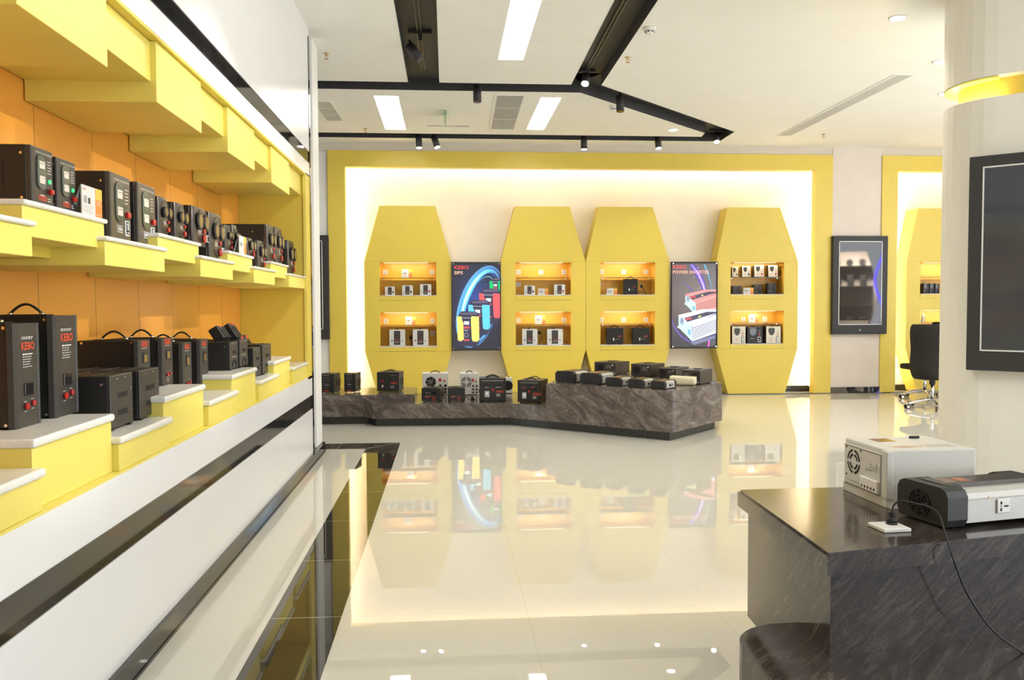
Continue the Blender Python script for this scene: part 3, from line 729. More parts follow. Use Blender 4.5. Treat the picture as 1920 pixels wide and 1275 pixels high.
def meter_regulator(t, w, d, h, lamp=True, sticker=False):
    m = MB(); m.box(-w/2, w/2, -d/2+.012, d/2, .004, h, DK, .003, 1)
    for k in range(7): m.box(-w/2-.0006, -w/2+.001, -d*.12+k*.014, -d*.12+k*.014+.004, h*.3, h*.75, VOID)
    for z in (.12, .86):
        m.cyl((-w/2-.0015, -d*.36, h*z), .004, .002, STEEL, 'x', 8)
    m.build('case', t)
    m = MB(); m.box(-w/2, w/2, -d/2, -d/2+.014, .0, h, DK2 if lamp else FRB, .004); m.box(-w/2+.0035, -w/2+.010, -d/2-.001, -d/2+.01, .004, h-.004, FRT, .001, 1)
    y = -d/2-.0006
    m.text('AUTOMATIC VOLTAGE REGULATOR', w*.045, -w*.30, h*.90, y, WHT)
    m.lines(w*.22, w*.40, [h*(.80-.05*k) for k in range(5)], y, WHT, h*.006)
    m.lines(w*.22, w*.38, [h*.16, h*.12], y, WHT, h*.007)
    m.lines(-w*.12, w*.12, [h*.20], y, WHT, h*.008)
    if lamp: m.text('KEBO', w*.15, -w*.2, h*.11, y, REDT, bold=.008)
    else: m.lines(-w*.2, w*.1, [h*.24, h*.21, h*.18, h*.15], y, WHT, h*.006)
    m.build('front_panel', t)
    m = MB(); r = w*.19; c0, c1 = h*.78, h*.40; P = []
    for k in range(9): a = math.pi*k/8; P.append((-w*.08+r*math.cos(a), c0+r*.7*math.sin(a)))
    for k in range(9): a = math.pi+math.pi*k/8; P.append((-w*.08+r*math.cos(a), c1+r*.7*math.sin(a)))
    m.prism(P, -d/2-.004, -d/2+.001, OLIVE, 'y', .0); wn = m.build('meter_window', t)
    for z in (.70, .45):
        m = MB(); m.box(-w*.20, w*.04, -d/2-.006, -d/2-.003, h*z-h*.06, h*z+h*.07, METER, .001, 1); m.lines(-w*.17, w*.02, [h*z+h*.03], -d/2-.0065, MBLK, h*.004); m.build('meter', wn)
    if lamp:
        m = MB(); m.cyl((w*.30, -d/2-.004, h*.46), w*.05, .005, GRNL, 'y', 12); m.build('pilot_lamp', t)
    m = MB(); z = h*(.28 if lamp else .42); m.box(w*.22, w*.38, -d/2-.012, -d/2, z-h*.04, z+h*.05, REDS, .003); m.build('rocker_switch', t)
    if sticker:
        m = MB(); m.box(w*.20, w*.42, -d/2-.002, -d/2, h*.12, h*.34, WHT, .001, 1); m.box(w*.235, w*.385, -d/2-.003, -d/2-.0018, h*.135, h*.325, VOID)
        m.box(w*.285, w*.335, -d/2-.0036, -d/2-.0028, h*.20, h*.31, WHT); m.box(w*.26, w*.31, -d/2-.0036, -d/2-.0028, h*.28, h*.30, WHT); m.box(w*.27, w*.35, -d/2-.0036, -d/2-.0028, h*.15, h*.17, WHT); m.build('breaker', t)
    m = MB(); m.box(-w*.16, w*.16, -d*.15, d*.2, h-.001, h+.006, RUB, .003, 1); m.build('handle', t)

def dial_regulator(t, w, d, h, big=False):
    m = MB(); m.box(-w/2+.002, w/2-.002, -d/2+.02, d/2, .003, h, DK, .003, 1); m.cyl((-w/2-.001, -d*.2, h*.8), .004, .002, STEEL, 'x', 8); m.build('case', t)
    # bulging plastic face: barrel outline, domed
    m = MB(); n = 14; rows = []
    for k in range(n+1):
        v = k/n; bul = math.sin(math.pi*v); hw = w/2*(.90+.13*bul); row = []
        for j in range(9):
            u = -1+2*j/8; row.append(m.bm.verts.new((u*hw, -d/2+.018-.022*(1-u*u*.6)*(.55+.45*bul), h*v)))
        rows.append(row)
    i = m.mi(FRB)
    for a, b in zip(rows, rows[1:]):
        for j in range(8):
            f = m.bm.faces.new((a[j], a[j+1], b[j+1], b[j])); f.material_index = i; f.smooth = True
    for s_ in (0, 8):
        for a, b in zip(rows, rows[1:]):
            q_ = [a[s_], b[s_], m.bm.verts.new((b[s_].co.x*.97, -d/2+.03, b[s_].co.z)), m.bm.verts.new((a[s_].co.x*.97, -d/2+.03, a[s_].co.z))]
            f = m.bm.faces.new(q_ if s_ == 0 else q_[::-1]); f.material_index = i
    for row, z in ((rows[0], 0), (rows[-1], h)):
        m.poly([tuple(v.co) for v in row]+[(w*.45, -d/2+.03, z), (-w*.45, -d/2+.03, z)], FRB)
    yf = -d/2-.004
    ra = min(w*.40, h*.34); m.ring((0, h*.60), ra*.95, ra, yf+.004, RIM, 30, 150, 36, .002); m.ring((0, h*.42), ra*.95, ra, yf+.004, RIM, 215, 325, 36, .002)
    m.text('KEBO', w*.10, -w*.12, h*.66, yf-.004, ORT, bold=.008)
    m.lines(-w*.14, w*.16, [h*.845, h*.825], yf-.001, MBLK, h*.005)
    m.lines(-w*.30, -w*.04, [h*.38, h*.355, h*.33, h*.305], yf-.003, WHT, h*.005)
    m.build('front_panel', t)
    for x in (-w*.20, w*.22):
        m = MB(); m.cyl((x, yf-.010, h*.62), w*.165, .012, RIM, 'y', 20); m.cyl((x, yf-.012, h*.62), w*.125, .003, AMB, 'y', 20)
        m.build('dial', t)
    m = MB(); m.cyl((w*.10, yf-.008, h*.38), w*.05, .008, REDS, 'y', 10); m.build('reset_button', t)
    m = MB(); m.cyl((w*.08, yf-.010, h*.19), w*.075, .010, REDS, 'y', 12); m.build('rocker_switch', t)
    if big:
        m = MB(); m.box(w*.24, w*.38, yf-.006, yf, h*.12, h*.30, WHT, .001, 1); m.box(w*.265, w*.355, yf-.008, yf-.005, h*.14, h*.28, VOID); m.build('breaker', t)
    m = MB()
    for y in (-d*.15, d*.25): m.box(-w*.12, w*.12, y-.012, y+.012, h-.001, h+.005, RUB, .002, 1)
    m.build('handle', t)

def tower_regulator(t, w, d, h, amber=False, hand=True, plug=False):
    m = MB(); m.box(-w/2+.004, w/2-.004, -d/2+.02, d/2, .004, h, DK, .003, 1)
    for y in (-d*.38, d*.40):
        for z in (.04, .96): m.cyl((-w/2+.0025, y, h*z), .005, .003, STEEL, 'x', 8)
    m.build('case', t)
    m = MB(); P = [(-w/2, -d/2+.022), (-w/2+.004, -d/2+.006), (-w/2+.020, -d/2+.001), (-w/2+.024, -d/2+.004), (w/2-.024, -d/2+.004), (w/2-.020, -d/2+.001), (w/2-.004, -d/2+.006), (w/2, -d/2+.022)]
    m.prism(P, 0, h, FRT); y = -d/2+.003
    if not amber:
        m.lines(-w*.20, w*.22, [h*.865, h*.85], y, WHT, h*.0035, .1)
        m.text('KEBO', w*.19, -w*.22, h*.745, y, REDT, bold=.010)
        m.lines(-w*.17, w*.20, [h*.70], y, WHT, h*.006, .05); m.lines(-w*.17, w*.17, [h*(.675-.024*k) for k in range(5)], y, WHT, h*.003)
        dz = (.30, .42)
    else:
        m.text('KEBO', w*.22, -w*.26, h*.87, y, REDT, bold=.010); m.lines(-w*.26, w*.24, [h*.84], y, WHT, h*.004, .05)
        m.lines(-w*.12, w*.12, [h*(.36-.03*k) for k in range(4)] if not hand else [h*(.14-.03*k) for k in range(3)], y, WHT, h*.004); dz = (.55, .76)
    m.build('front_panel', t)
    m = MB(); m.box(-w*.14, w*.16, -d/2-.000, -d/2+.005, h*dz[0], h*dz[1], DGLASS if not amber else RIM, .001, 1)
    if amber: m.box(-w*.10, w*.12, -d/2-.001, -d/2+.001, h*(dz[0]+.02), h*(dz[1]-.05), AMB)
    m.build('display', t)
    for x, z in ((-w*.12, .20), (w*.14, .215)):
        m = MB(); zz = h*(z if not (amber and hand) else z+.02); m.cyl((x, -d/2-.006, zz), w*.06, .01, REDS, 'y', 12, w*.045) if x < 0 else m.box(x-w*.04, x+w*.04, -d/2-.006, -d/2+.004, zz-h*.022, zz+h*.03, REDS, .002, 1)
        m.lines(x-w*.05, x+w*.05, [zz-h*.05, zz+h*.045], -d/2+.0028, WHT, h*.003, .0); m.build('rocker_switch', t)
    if hand:
        m = MB(); m.box(-w*.14, w*.14, -d*.30, d*.30, h-.001, h+.004, RUB, .002, 1)
        for y_ in (-d*.2, d*.2): m.cyl((0, y_, h), .008, .010, STEEL, 'z', 10)
        m.tube([(0, -d*.2+d*.4*k/10, h+.006+.032*math.sin(math.pi*k/10)) for k in range(11)], .0045, RUB, 6); m.build('handle', t)
    if plug:
        m = MB(); m.box(-.02, .02, d/2, d/2+.05, h*.48, h*.72, RUB, .006); m.tube([(0, d/2+.04, h*.5), (0, d/2+.045, h*.25), (0, d/2+.02, .01)], .004, RUB, 6); m.build('power_plug', t)

def vent_box(t, w, d, h, nv=2):
    m = MB(); m.box(-w/2, w/2, -d/2+.008, d/2, .006, h, DK, .003, 1)
    for k in range(3): m.box(-w*.48, w*.48, -d*.3+k*d*.25, -d*.3+k*d*.25+.006, h-.001, h+.003, DK2)
    m.cyl((-w/2-.0015, -d/2+.03, h*.85), .005, .003, STEEL, 'x', 8); m.build('case', t)
    m = MB(); m.box(-w/2, w/2, -d/2, -d/2+.010, .008, h, FRT, .002, 1)
    for z in (.62, .30):
        for k in range(9): m.box(-w*.18+k*w*.05, -w*.155+k*w*.05, -d/2-.0006, -d/2+.001, h*z-h*.05, h*z+h*.05, VOID)
    screws(m, [(-w*.2, h*.93), (w*.15, h*.94), (w*.42, h*.3), (w*.42, h*.7)], .0035, -d/2)
    if nv > 2:
        m.lines(-w*.3, w*.3, [h*.46, h*.16], -d/2-.0008, WHT, h*.008)
        for x in (-.25, .1): m.box(w*x, w*(x+.12), -d/2-.003, -d/2, h*.10, h*.26, VOID); 
    m.build('front_panel', t)
    m = MB()
    for x in (-w*.4, w*.4): m.box(x-.012, x+.012, -d/2, d/2, 0, .008, RUB)
    m.build('foot', t)

def heatsink_block(t, w, d, h):
    m = MB(); m.box(-w/2, w/2, -d/2, d/2, 0, h, DK, .008, 3); m.build('case', t)
    m = MB()
    for k in range(8): m.box(-w*.42+k*w*.11, -w*.42+k*w*.11+w*.05, -d/2-.003, -d/2+.001, h*.08, h*.7, RIM)
    m.build('fins', t)
    m = MB(); m.box(-w*.2, w*.25, -d/2-.003, -d/2+.001, h*.84, h*.95, REDT); m.build('badge', t)

def framed_regulator(t, w, d, h, big=False, redsw=False):
    m = MB(); m.box(-w*.46, w*.46, -d/2+.03, d/2, .006, h*.97, DK2, .004, 1); m.build('case', t)
    m = MB(); r = w*.08
    P = [(-w*.5, h*.08), (-w*.47, h*.01), (w*.47, h*.01), (w*.5, h*.08), (w*.5, h*.46), (w*.485, h*.5), (w*.5, h*.54), (w*.5, h*.93), (w*.46, h), (-w*.46, h), (-w*.5, h*.93), (-w*.5, h*.54), (-w*.485, h*.5), (-w*.5, h*.46)]
    m.prism(P, -d/2, -d/2+.035, SLV, 'y', .003)
    y = -d/2-.0006
    m.lines(-w*.42, -w*.30, [h*.24, h*.20], y-.003, GRT, h*.005); m.lines(w*.30, w*.42, [h*.24, h*.5], y-.003, GRT, h*.005); m.build('front_frame', t)
    m = MB(); m.box(-w*.21, w*.19, -d/2-.004, -d/2+.002, h*.09, h*.92, DK2, .001, 1)
    m.text('KEBO', w*.085, -w*.13, h*.37, -d/2-.0046, REDT, bold=.012); m.lines(-w*.13, w*.13, [h*.80, h*.76, h*.60], -d/2-.0046, GRT, h*.004); m.lines(-w*.13, w*.16, [h*.29, h*.25, h*.21], -d/2-.0046, WHT, h*.005)
    m.build('display', t)
    m = MB(); m.box(-w*.375, -w*.30, -d/2-.008, -d/2, h*.30, h*.38, VOID, .001, 1); m.build('reset_button', t)
    m = MB()
    if big: m.cyl((w*.30, -d/2-.006, h*.32), w*.035, .008, VOID, 'y', 10)
    else: m.box(w*.26, w*.38, -d/2-.008, -d/2, h*.26, h*.46, REDS if redsw else VOID, .002, 1)
    m.build('rocker_switch', t)
    m = MB()
    if big: m.box(-w*.10, w*.04, -d*.2, d*.2, h*.96, h*1.06, RUB, .008)
    else: m.box(-w*.16, w*.12, -d*.2, d*.2, h*.96, h*1.03, RUB, .004)
    m.build('handle', t)
    for x in (-w*.36, w*.36):
        m = MB(); m.box(x-w*.06, x+w*.06, -d*.4, d*.4, 0, .008, RUB); m.build('foot', t)

def cabinet_regulator(t, w, d, h, style='niche'):
    m = MB(); m.box(-w/2, w/2, -d/2+.006, d/2, .012, h, DK2, .003, 1)
    for k in range(6): m.box(w/2-.001, w/2+.0006, -d*.2+k*.03, -d*.2+k*.03+.012, h*.35, h*.7, VOID); m.box(-w/2-.0006, -w/2+.001, -d*.2+k*.03, -d*.2+k*.03+.012, h*.35, h*.7, VOID)
    m.build('case', t)
    y = -d/2-.0008
    m = MB(); m.box(-w/2, w/2, -d/2, -d/2+.008, .012, h, DK, .002, 1)
    if style == 'niche':
        m.text('KEBO', w*.09, w*.16, h*.47, y, REDT, bold=.008); m.lines(w*.0, w*.30, [h*.34, h*.31], y, GRT, h*.006)
    elif style == 'ups':
        m.lines(-w*.3, w*.3, [h*.93], y, WHT, h*.006); m.lines(-w*.25, w*.2, [h*.50, h*.30], y, GRT, h*.006); m.lines(-w*.2, w*.15, [h*.42], y, WHT, h*.010, .0)
        m.text('KEBO', w*.13, -w*.19, h*.10, y, REDT, bold=.008)
    elif style == 'small':
        m.lines(-w*.28, w*.22, [h*.46], y, GRT, h*.008); m.text('KEBO', w*.10, -w*.32, h*.34, y, ORT, bold=.008)
        m.text('KEBO', w*.09, w*.06, h*.30, y, REDT); m.lines(w*.08, w*.24, [h*.22, h*.16, h*.12], y, REDT, h*.012); m.lines(-w*.3, -w*.15, [h*.14], y, GRT, h*.01)
    elif style == 'avr':
        m.text('AC AUTOMATIC VOLTAGE REGULATOR', w*.048, -w*.40, h*.885, y, WHT, sx=.92)
        m.lines(-w*.30, -w*.12, [h*.63], y, WHT, h*.008); m.lines(w*.12, w*.34, [h*.63], y, WHT, h*.008); m.text('KEBO', w*.11, w*.14, h*.40, y, REDT, bold=.008); m.lines(w*.14, w*.32, [h*.34, h*.30, h*.25], y, WHT, h*.010)
    elif style == 'avr2':
        m.text('AC AUTOMATIC VOLTAGE REGULATOR', w*.048, -w*.40, h*.885, y, WHT, sx=.92)
        m.text('KEBO', w*.15, w*.16, h*.36, y, REDT, bold=.012); m.lines(w*.16, w*.34, [h*.30, h*.26, h*.22], y, WHT, h*.010)
    elif style == 'stab':
        m.lines(w*.12, w*.4, [h*.86], y, GRT, h*.008); m.text('KEBO', w*.12, w*.13, h*.42, y, REDT, bold=.008); m.lines(w*.12, w*.32, [h*.31, h*.27, h*.22], y, WHT, h*.006)
    m.build('front_panel', t)
    if style in ('niche',):
        m = MB(); m.box(-w*.12, -w*.05, -d/2-.006, -d/2, h*.24, h*.40, WHT, .002, 1); m.build('rocker_switch', t)
        m = MB(); m.cyl((-w*.085, -d/2-.004, h*.50), w*.015, .005, REDS, 'y', 8); m.build('pilot_lamp', t)
        handle(t, w, d, h, arc=.035, along='x', L=.5)
    elif style == 'ups':
        m = MB(); P = [(-w*.28, h*.86), (w*.16, h*.86), (w*.20, h*.78), (w*.14, h*.60), (-w*.26, h*.60), (-w*.32, h*.78)]; m.prism(P, -d/2-.004, -d/2, FRT, 'y', .001); m.build('display', t)
    elif style == 'small':
        m = MB(); m.prism([(-w*.52, h*.92), (-w*.44, h*1.06), (w*.44, h*1.06), (w*.52, h*.92)], -d/2-.002, d/2, DK, 'y', .003); m.build('lid', t)
        m = MB(); m.box(-w*.08, w*.08, -d*.1, d*.1, h*1.05, h*1.12, RUB, .004); m.build('handle', t)
        m = MB(); m.box(-w*.3, w*.28, -d/2-.002, -d/2+.001, h*.58, h*.74, DGLASS); m.build('display', t)
    elif style in ('avr', 'avr2'):
        for x in (-w*.2, w*.2):
            m = MB(); m.box(x-w*.14, x+w*.14, -d/2-.003, -d/2, h*.60 if style == 'avr2' else h*.66, h*.76, DGLASS, .001, 1)
            if style == 'avr2': m.box(x-w*.10, x+w*.02, -d/2-.0036, -d/2-.002, h*.65, h*.70, mat('dim_red_digits', (.25, .02, .02), .3, noise=.1))
            m.build('meter', t)
        m = MB(); m.box(-w*.30, -w*.11, -d/2-.003, -d/2, h*.20, h*.47, STEEL, .001, 1); m.box(-w*.27, -w*.14, -d/2-.006, -d/2-.002, h*.23, h*.44, mat('clear_breaker_cover', (.35, .42, .48), .1, noise=.05)); m.box(-w*.25, -w*.16, -d/2-.010, -d/2-.005, h*.30, h*.42, WHT); m.build('breaker', t)
        m = MB(); m.box(-w*.03, w*.05, -d/2-.006, -d/2, h*.47, h*.56, REDS, .002, 1); m.build('rocker_switch', t)
        for yy_ in (-d*.25, d*.25):
            m = MB(); m.tube([(-w*.26+w*.52*k/10, yy_, h-.002+.028*math.sin(math.pi*k/10)) for k in range(11)], .006, RUB, 6); m.build('handle', t)
    elif style == 'stab':
        m = MB(); m.box(w*.10, w*.36, -d/2-.003, -d/2, h*.56, h*.82, DGLASS, .001, 1); m.build('display', t)
        m = MB(); m.box(-w*.28, -w*.20, -d/2-.006, -d/2, h*.50, h*.62, REDS, .002, 1); m.build('rocker_switch', t)
        m = MB(); m.cyl((-w*.24, -d/2-.006, h*.32), w*.05, .007, STEEL, 'y', 12); m.cyl((-w*.24, -d/2-.006, h*.25), w*.03, .007, STEEL, 'y', 12); m.build('breaker', t)
        for yy_ in (-d*.2, d*.2):
            m = MB(); m.tube([(-w*.25+w*.5*k/10, yy_, h-.002+.02*math.sin(math.pi*k/10)) for k in range(11)], .005, RUB, 6); m.build('handle', t)
    feet(t, w, d)

def shield_regulator(t, w, d, h, dark=False, brk=False, redsw=False):
    fm = DK if dark else CREAM2
    m = MB(); m.box(-w/2+.002, w/2-.002, -d/2+.01, d/2, .004, h, DK2, .003, 1); m.build('case', t)
    y = -d/2-.0008
    m = MB(); m.box(-w/2, w/2, -d/2, -d/2+.012, .004, h, fm, .003, 1)
    tx = WHT if dark else MBLK
    m.lines(-w*.35, w*.1, [h*.94], y, tx, h*.008); m.lines(w*.2, w*.38, [h*.76], y, tx, h*.007); m.lines(-w*.30, -w*.02, [h*.30], y, tx, h*.008)
    if not dark: m.text('KEBO', w*.11, -w*.32, h*.17, y, REDT, bold=.008)
    m.build('front_panel', t)
    P = [(-.36, .86), (-.30, .90), (.02, .90), (.08, .86), (.07, .66), (-.02, .52), (-.14, .47), (-.26, .52), (-.35, .66)]
    m = MB(); m.prism([(a*w, b*h) for a, b in P], -d/2-.004, -d/2, FRT if not dark else DGLASS, 'y', .001); m.build('display', t)
    for z in (.62, .50):
        m = MB(); m.cyl((w*.29, -d/2-.004, h*z), w*.045, .005, REDS, 'y', 10); m.build('push_button', t)
    m = MB()
    if brk:
        m.box(w*.18, w*.38, -d/2-.005, -d/2, h*.08, h*.40, VOID if not dark else WHT, .001, 1); m.box(w*.21, w*.35, -d/2-.008, -d/2-.004, h*.11, h*.37, WHT if not dark else VOID); m.cyl((w*.28, -d/2-.012, h*.22), w*.03, .006, MBLK if not dark else WHT, 'y', 8)
    else: m.box(w*.21, w*.37, -d/2-.006, -d/2, h*.17, h*.36, REDS if redsw else VOID, .002, 1)
    m.build('breaker', t)
    m = MB(); m.box(-w*.14, w*.10, -d*.15, d*.15, h-.001, h+.007, RUB, .003, 1); m.build('handle', t)

def fan_grille(t, x, z, r, y, mt=VOID, style='arc', back=True, base=None):
    m = MB()
    if style == 'arc':
        for k in range(4):
            m.ring((x, z), r*.82, r, y, mt, 8+90*k, 82+90*k, 40, .001); m.ring((x, z), r*.50, r*.68, y, mt, 12+90*k, 78+90*k, 40, .001)
    elif style == 'spokes':
        m.cyl((x, y-.001, z), r, .001, VOID, 'y', 24)
        for k in range(7): m.ring((x, z), 0.001, r*.97, y-.001, mt, 51.4*k, 51.4*k+6, 160, .002)
        for q_ in (.35, .65, .97): m.ring((x, z), r*q_-r*.04, r*q_, y-.001, mt, 0, 360, 28, .002)
    elif style == 'half':
        m.cyl((x, y-.001, z), r, .001, VOID, 'y', 24); m.cyl((x, y-.004, z), r*.42, .004, STEEL, 'y', 18)
        for k in range(7): m.ring((x, z), r*.4, r, y-.001, STEEL, 51*k, 51*k+14, 120, .002)
    m.build('fan_grille', t)

def fan_supply(t, w, d, h, mt=None, white=False, right=False):
    body = mt or (CREAM if white else DK2); y = -d/2-.0008
    m = MB(); m.box(-w/2, w/2, -d/2, d/2, .006, h, body, .003, 1)
    tx = GRT if white else WHT
    s_ = 1 if not right else -1
    m.lines(.05*w*1 if s_ > 0 else -.40*w, .38*w if s_ > 0 else -.05*w, [h*.60], y, tx, h*.012); m.build('case', t)
    if white:
        fan_grille(t, -w*.17, h*.60, h*.24 if w > .3 else h*.23, y, style='half' if w > .3 else 'arc')
        for k, z in enumerate((.40, .24, .10)):
            for x in (w*.20, w*.40):
                m = MB(); m.cyl((x, -d/2-.012, h*z+h*.02), w*.055, .012, RUB, 'y', 12); m.build('terminal', t)
        m = MB(); m.box(w*.14, w*.24, -d/2-.006, -d/2, h*.62, h*.76, REDS, .002, 1); m.build('rocker_switch', t)
        m = MB(); m.box(w*.33, w*.40, -d/2-.004, -d/2, h*.60, h*.68, REDS, .002, 1); m.build('indicator', t)
        m = MB(); m.tube([(-w*.2+w*.4*k/10, -d*.2, h-.002+.026*math.sin(math.pi*k/10)) for k in range(11)], .006, RUB, 6); m.build('handle', t)
    else:
        fan_grille(t, (-w*.22)*s_, h*.52, h*.32, y, FRT, 'spokes')
        m = MB(); m.text('KEBO', w*.10, w*.06 if s_ > 0 else -w*.40, h*.66, y, GRT); m.lines(w*.05 if s_ > 0 else -.4*w, w*.34 if s_ > 0 else -.1*w, [h*.50], y, GRT, h*.01); m.build('lettering', t)
        m = MB(); m.cyl((w*.36 if s_ > 0 else w*.38, -d/2-.002, h*(.78 if s_ > 0 else .15)), w*.035, .003, WHT, 'y', 12); m.build('label_dot', t)
        m = MB(); m.box(-w*.1, w*.15, -d*.15, d*.2, h-.001, h+.008, RUB, .003, 1); m.build('handle', t)
    feet(t, w, d)

def bar_inverter(t, w, d, h, big=False):
    """long power inverter: ribbed black end caps, silver extrusion; front end faces -Y"""
    e = d*.16
    m = MB(); P = [(-w*.48, h*.10), (w*.48, h*.10), (w*.48, h*.80), (w*.40, h*.95), (-w*.40, h*.95), (-w*.48, h*.80)]
    m.prism(P, -d/2+e*.7, d/2-e*.7, ALU, 'y'); 
    m.box(w*.478, w*.484, -d/2+e, d/2-e, h*.70, h*.715, GREYM); m.build('case', t)
    for s_ in (-1, 1):
        y0, y1 = (-d/2, -d/2+e) if s_ < 0 else (d/2-e, d/2)
        m = MB(); Q = [(-w*.5, h*.22), (-w*.44, 0.02*h), (w*.44, 0.02*h), (w*.5, h*.22), (w*.5, h*.78), (w*.40, h), (-w*.40, h), (-w*.5, h*.78)]
        m.prism(Q, y0, y1, RIM, 'y', w*.02)
        if s_ < 0 and not big:
            for x in (-.30, -.10, .10, .30): m.box(w*x-w*.012, w*x+w*.012, y0-.003, y0+.01, h*.1, h*.9, DK)
        m.build('end_cap', t)
    m = MB(); m.prism([(-w*.30, h*.93), (w*.30, h*.93), (w*.24, h*1.02), (-w*.24, h*1.02)], -d/2+e*.5, d/2-e*.5, DK2, 'y')
    m.box(-w*.10, w*.16, -d*.22, -d*.10, h*1.018, h*1.026, ORT); m.build('top_strip', t)
    m = MB(); x = w*.485; a, b = (-d*.10, d*.0)
    m.box(x-.001, x+.006, a, b, h*.28, h*.58, PLW if big else RIM, .001, 1); m.box(x+.005, x+.008, a+.2*(b-a), b-.45*(b-a), h*.36, h*.50, VOID)
    m.build('outlet', t)
    if not big:
        m = MB(); m.cyl((x, d*.12, h*.43), h*.08, .005, VOID, 'x', 12); m.build('usb_port', t)
    m = MB()
    for sx_ in (-.38, .38):
        for sy_ in (-.42, .42): m.box(w*sx_-.012, w*sx_+.012, d*sy_-.012, d*sy_+.012, -0.0, h*.10, RUB)
    m.build('foot', t)

def price_card(t, w, d, h):
    m = MB(); m.box(-w/2, w/2, -.002, .002, 0, h, CARDW); y = -.0026
    m.box(w*.16, w*.5, y, -.001, 0, h, CARDO); m.box(w*.16, w*.5, y-.0002, -.001, h*.62, h, CARDY)
    m.box(-w*.42, -w*.26, y, -.001, h*.42, h*.66, GRT); m.box(-w*.20, -w*.10, y, -.001, h*.42, h*.62, MBLK)
    m.text('KEBO', h*.10, -w*.46, h*.84, y-.0004, REDT); m.lines(-w*.44, w*.08, [h*.34, h*.28, h*.20, h*.14], y, GRT, h*.008); m.lines(w*.20, w*.44, [h*.56, h*.50, h*.44, h*.12], y-.0006, CARDW, h*.010, .1)
    m.build('front_sheet', t)
    m = MB(); m.poly([(-w/2, .002, h), (w/2, .002, h), (w/2, h*.35, 0), (-w/2, h*.35, 0)], CARDW); m.build('back_sheet', t)

BUILD = dict(meter=meter_regulator, dial=dial_regulator, tower=tower_regulator, vent=vent_box, heat=heatsink_block, framed=framed_regulator,
             cab=cabinet_regulator, shield=shield_regulator, fan=fan_supply, bar=bar_inverter, card=price_card)
NAME = dict(meter='voltage_regulator', dial='voltage_regulator', tower='tower_regulator', vent='vented_power_unit', heat='heatsink_block', framed='voltage_regulator',
            cab='voltage_regulator', shield='voltage_regulator', fan='power_supply', bar='power_inverter', card='price_card')
CAT = dict(meter='voltage regulator', dial='voltage regulator', tower='voltage regulator', vent='power unit', heat='power adapter', framed='voltage regulator',
           cab='voltage regulator', shield='voltage regulator', fan='power supply', bar='power inverter', card='price card')

def left(kind, x0, x1, yt, zb, X, depth, label, group, **kw):
    """a unit on the left wall shelves, front facing into the room"""
    a = at(x0, yt, X=X); b = at(x1, yt, X=X); w_ = b.y-a.y; h_ = a.z-zb
    t = thing(NAME[kind], label, CAT[kind], (X-depth/2, (a.y+b.y)/2, zb), math.pi/2, group)
    BUILD[kind](t, w_, depth, h_, **kw); return t, w_, h_
GM = 'units on the middle left shelf'; GL = 'units on the bottom left plinth'
H, LO = 1.5955, 1.5355
left('meter', 57, 98, 270, H, -1.19, .20, 'black regulator with two square meters and green lamp, nearest on the middle left shelf', GM)
left('meter', 105, 141, 293, H, -1.19, .09, 'narrower-looking black two-meter regulator with green lamp, second on the middle left shelf', GM)
left('card', 153, 190, 345, H, -1.165, .004, 'white and orange price card before the second and third regulators on the left shelf', 'price cards on the middle left shelf')
left('meter', 205, 243, 320, LO, -1.19, .22, 'brown-faced two-meter regulator with white breaker, just past the nearest price card', GM, lamp=False, sticker=True)
left('meter', 257, 290, 340, LO, -1.19, .11, 'brown-faced two-meter regulator with white breaker, beside the first dial-faced unit', GM, lamp=False, sticker=True)
left('dial', 299, 319, 367, H, -1.19, .14, 'small bulging dial-faced regulator, first of the dial units on the left shelf', GM)
left('dial', 330, 350, 378, H, -1.19, .14, 'small bulging dial-faced regulator, second of the dial units on the left shelf', GM)
left('dial', 362, 390, 384, H, -1.19, .18, 'large dial-faced regulator on the raised block, third of the dial units', GM, big=True)
left('dial', 394, 419, 396, LO, -1.19, .16, 'large dial-faced regulator standing lower, fourth of the dial units', GM, big=True)
left('dial', 424.5, 435, 421, H, -1.19, .10, 'thin dial-faced regulator just left of its twin before the second price card', GM)
left('dial', 438, 447.5, 421, H, -1.19, .10, 'thin dial-faced regulator touching the far price card on the left shelf', GM)
left('card', 448.5, 461, 441, H, -1.150, .004, 'white price card far along the middle left shelf', 'price cards on the middle left shelf')
left('dial', 465, 477.5, 445, H, -1.19, .10, 'small dial-faced regulator right behind the far price card', GM)
left('dial', 485, 497.5, 450, LO, -1.19, .10, 'small dial-faced regulator standing low beside the long black unit', GM)
left('dial', 502, 516, 420, H, -1.20, .34, 'tall dial-faced regulator with a very long black case on the left shelf', GM)
left('dial', 517.5, 531, 425, H, -1.20, .30, 'tall dial-faced regulator beside the one with the very long black case', GM)
left('dial', 541, 554, 450, LO, -1.20, .24, 'dial-faced regulator farthest along the middle left shelf', GM)
H2, L2 = .9375, .8575
left('tower', 25, 77, 607, H2, -1.27, .26, 'tall charcoal tower regulator with red lettering, nearest on the bottom plinth', GL)
left('tower', 100, 148, 592, H2, -1.27, .26, 'tall charcoal tower regulator with looped handle, second on the bottom plinth', GL)
left('vent', 206, 248, 706, L2, -1.19, .34, 'low grey-fronted box with two vents, nearer of the pair below the towers', GL)
left('vent', 261, 297.5, 696, L2, -1.19, .34, 'low grey-fronted box with two vents, farther of the pair below the towers', GL)
left('tower', 260, 284, 639, H2, -1.29, .26, 'tower regulator with amber display plugged in at the rear, standing behind the grey box', GL, amber=True, plug=True)
left('tower', 304.5, 325.6, 635, H2, -1.29, .24, 'tower regulator with amber display and red switches on the edge of the second tall block', GL, amber=True)
left('tower', 343, 361, 643, L2, -1.29, .24, 'tower regulator with amber display, nearer of the pair in the second low step', GL, amber=True)
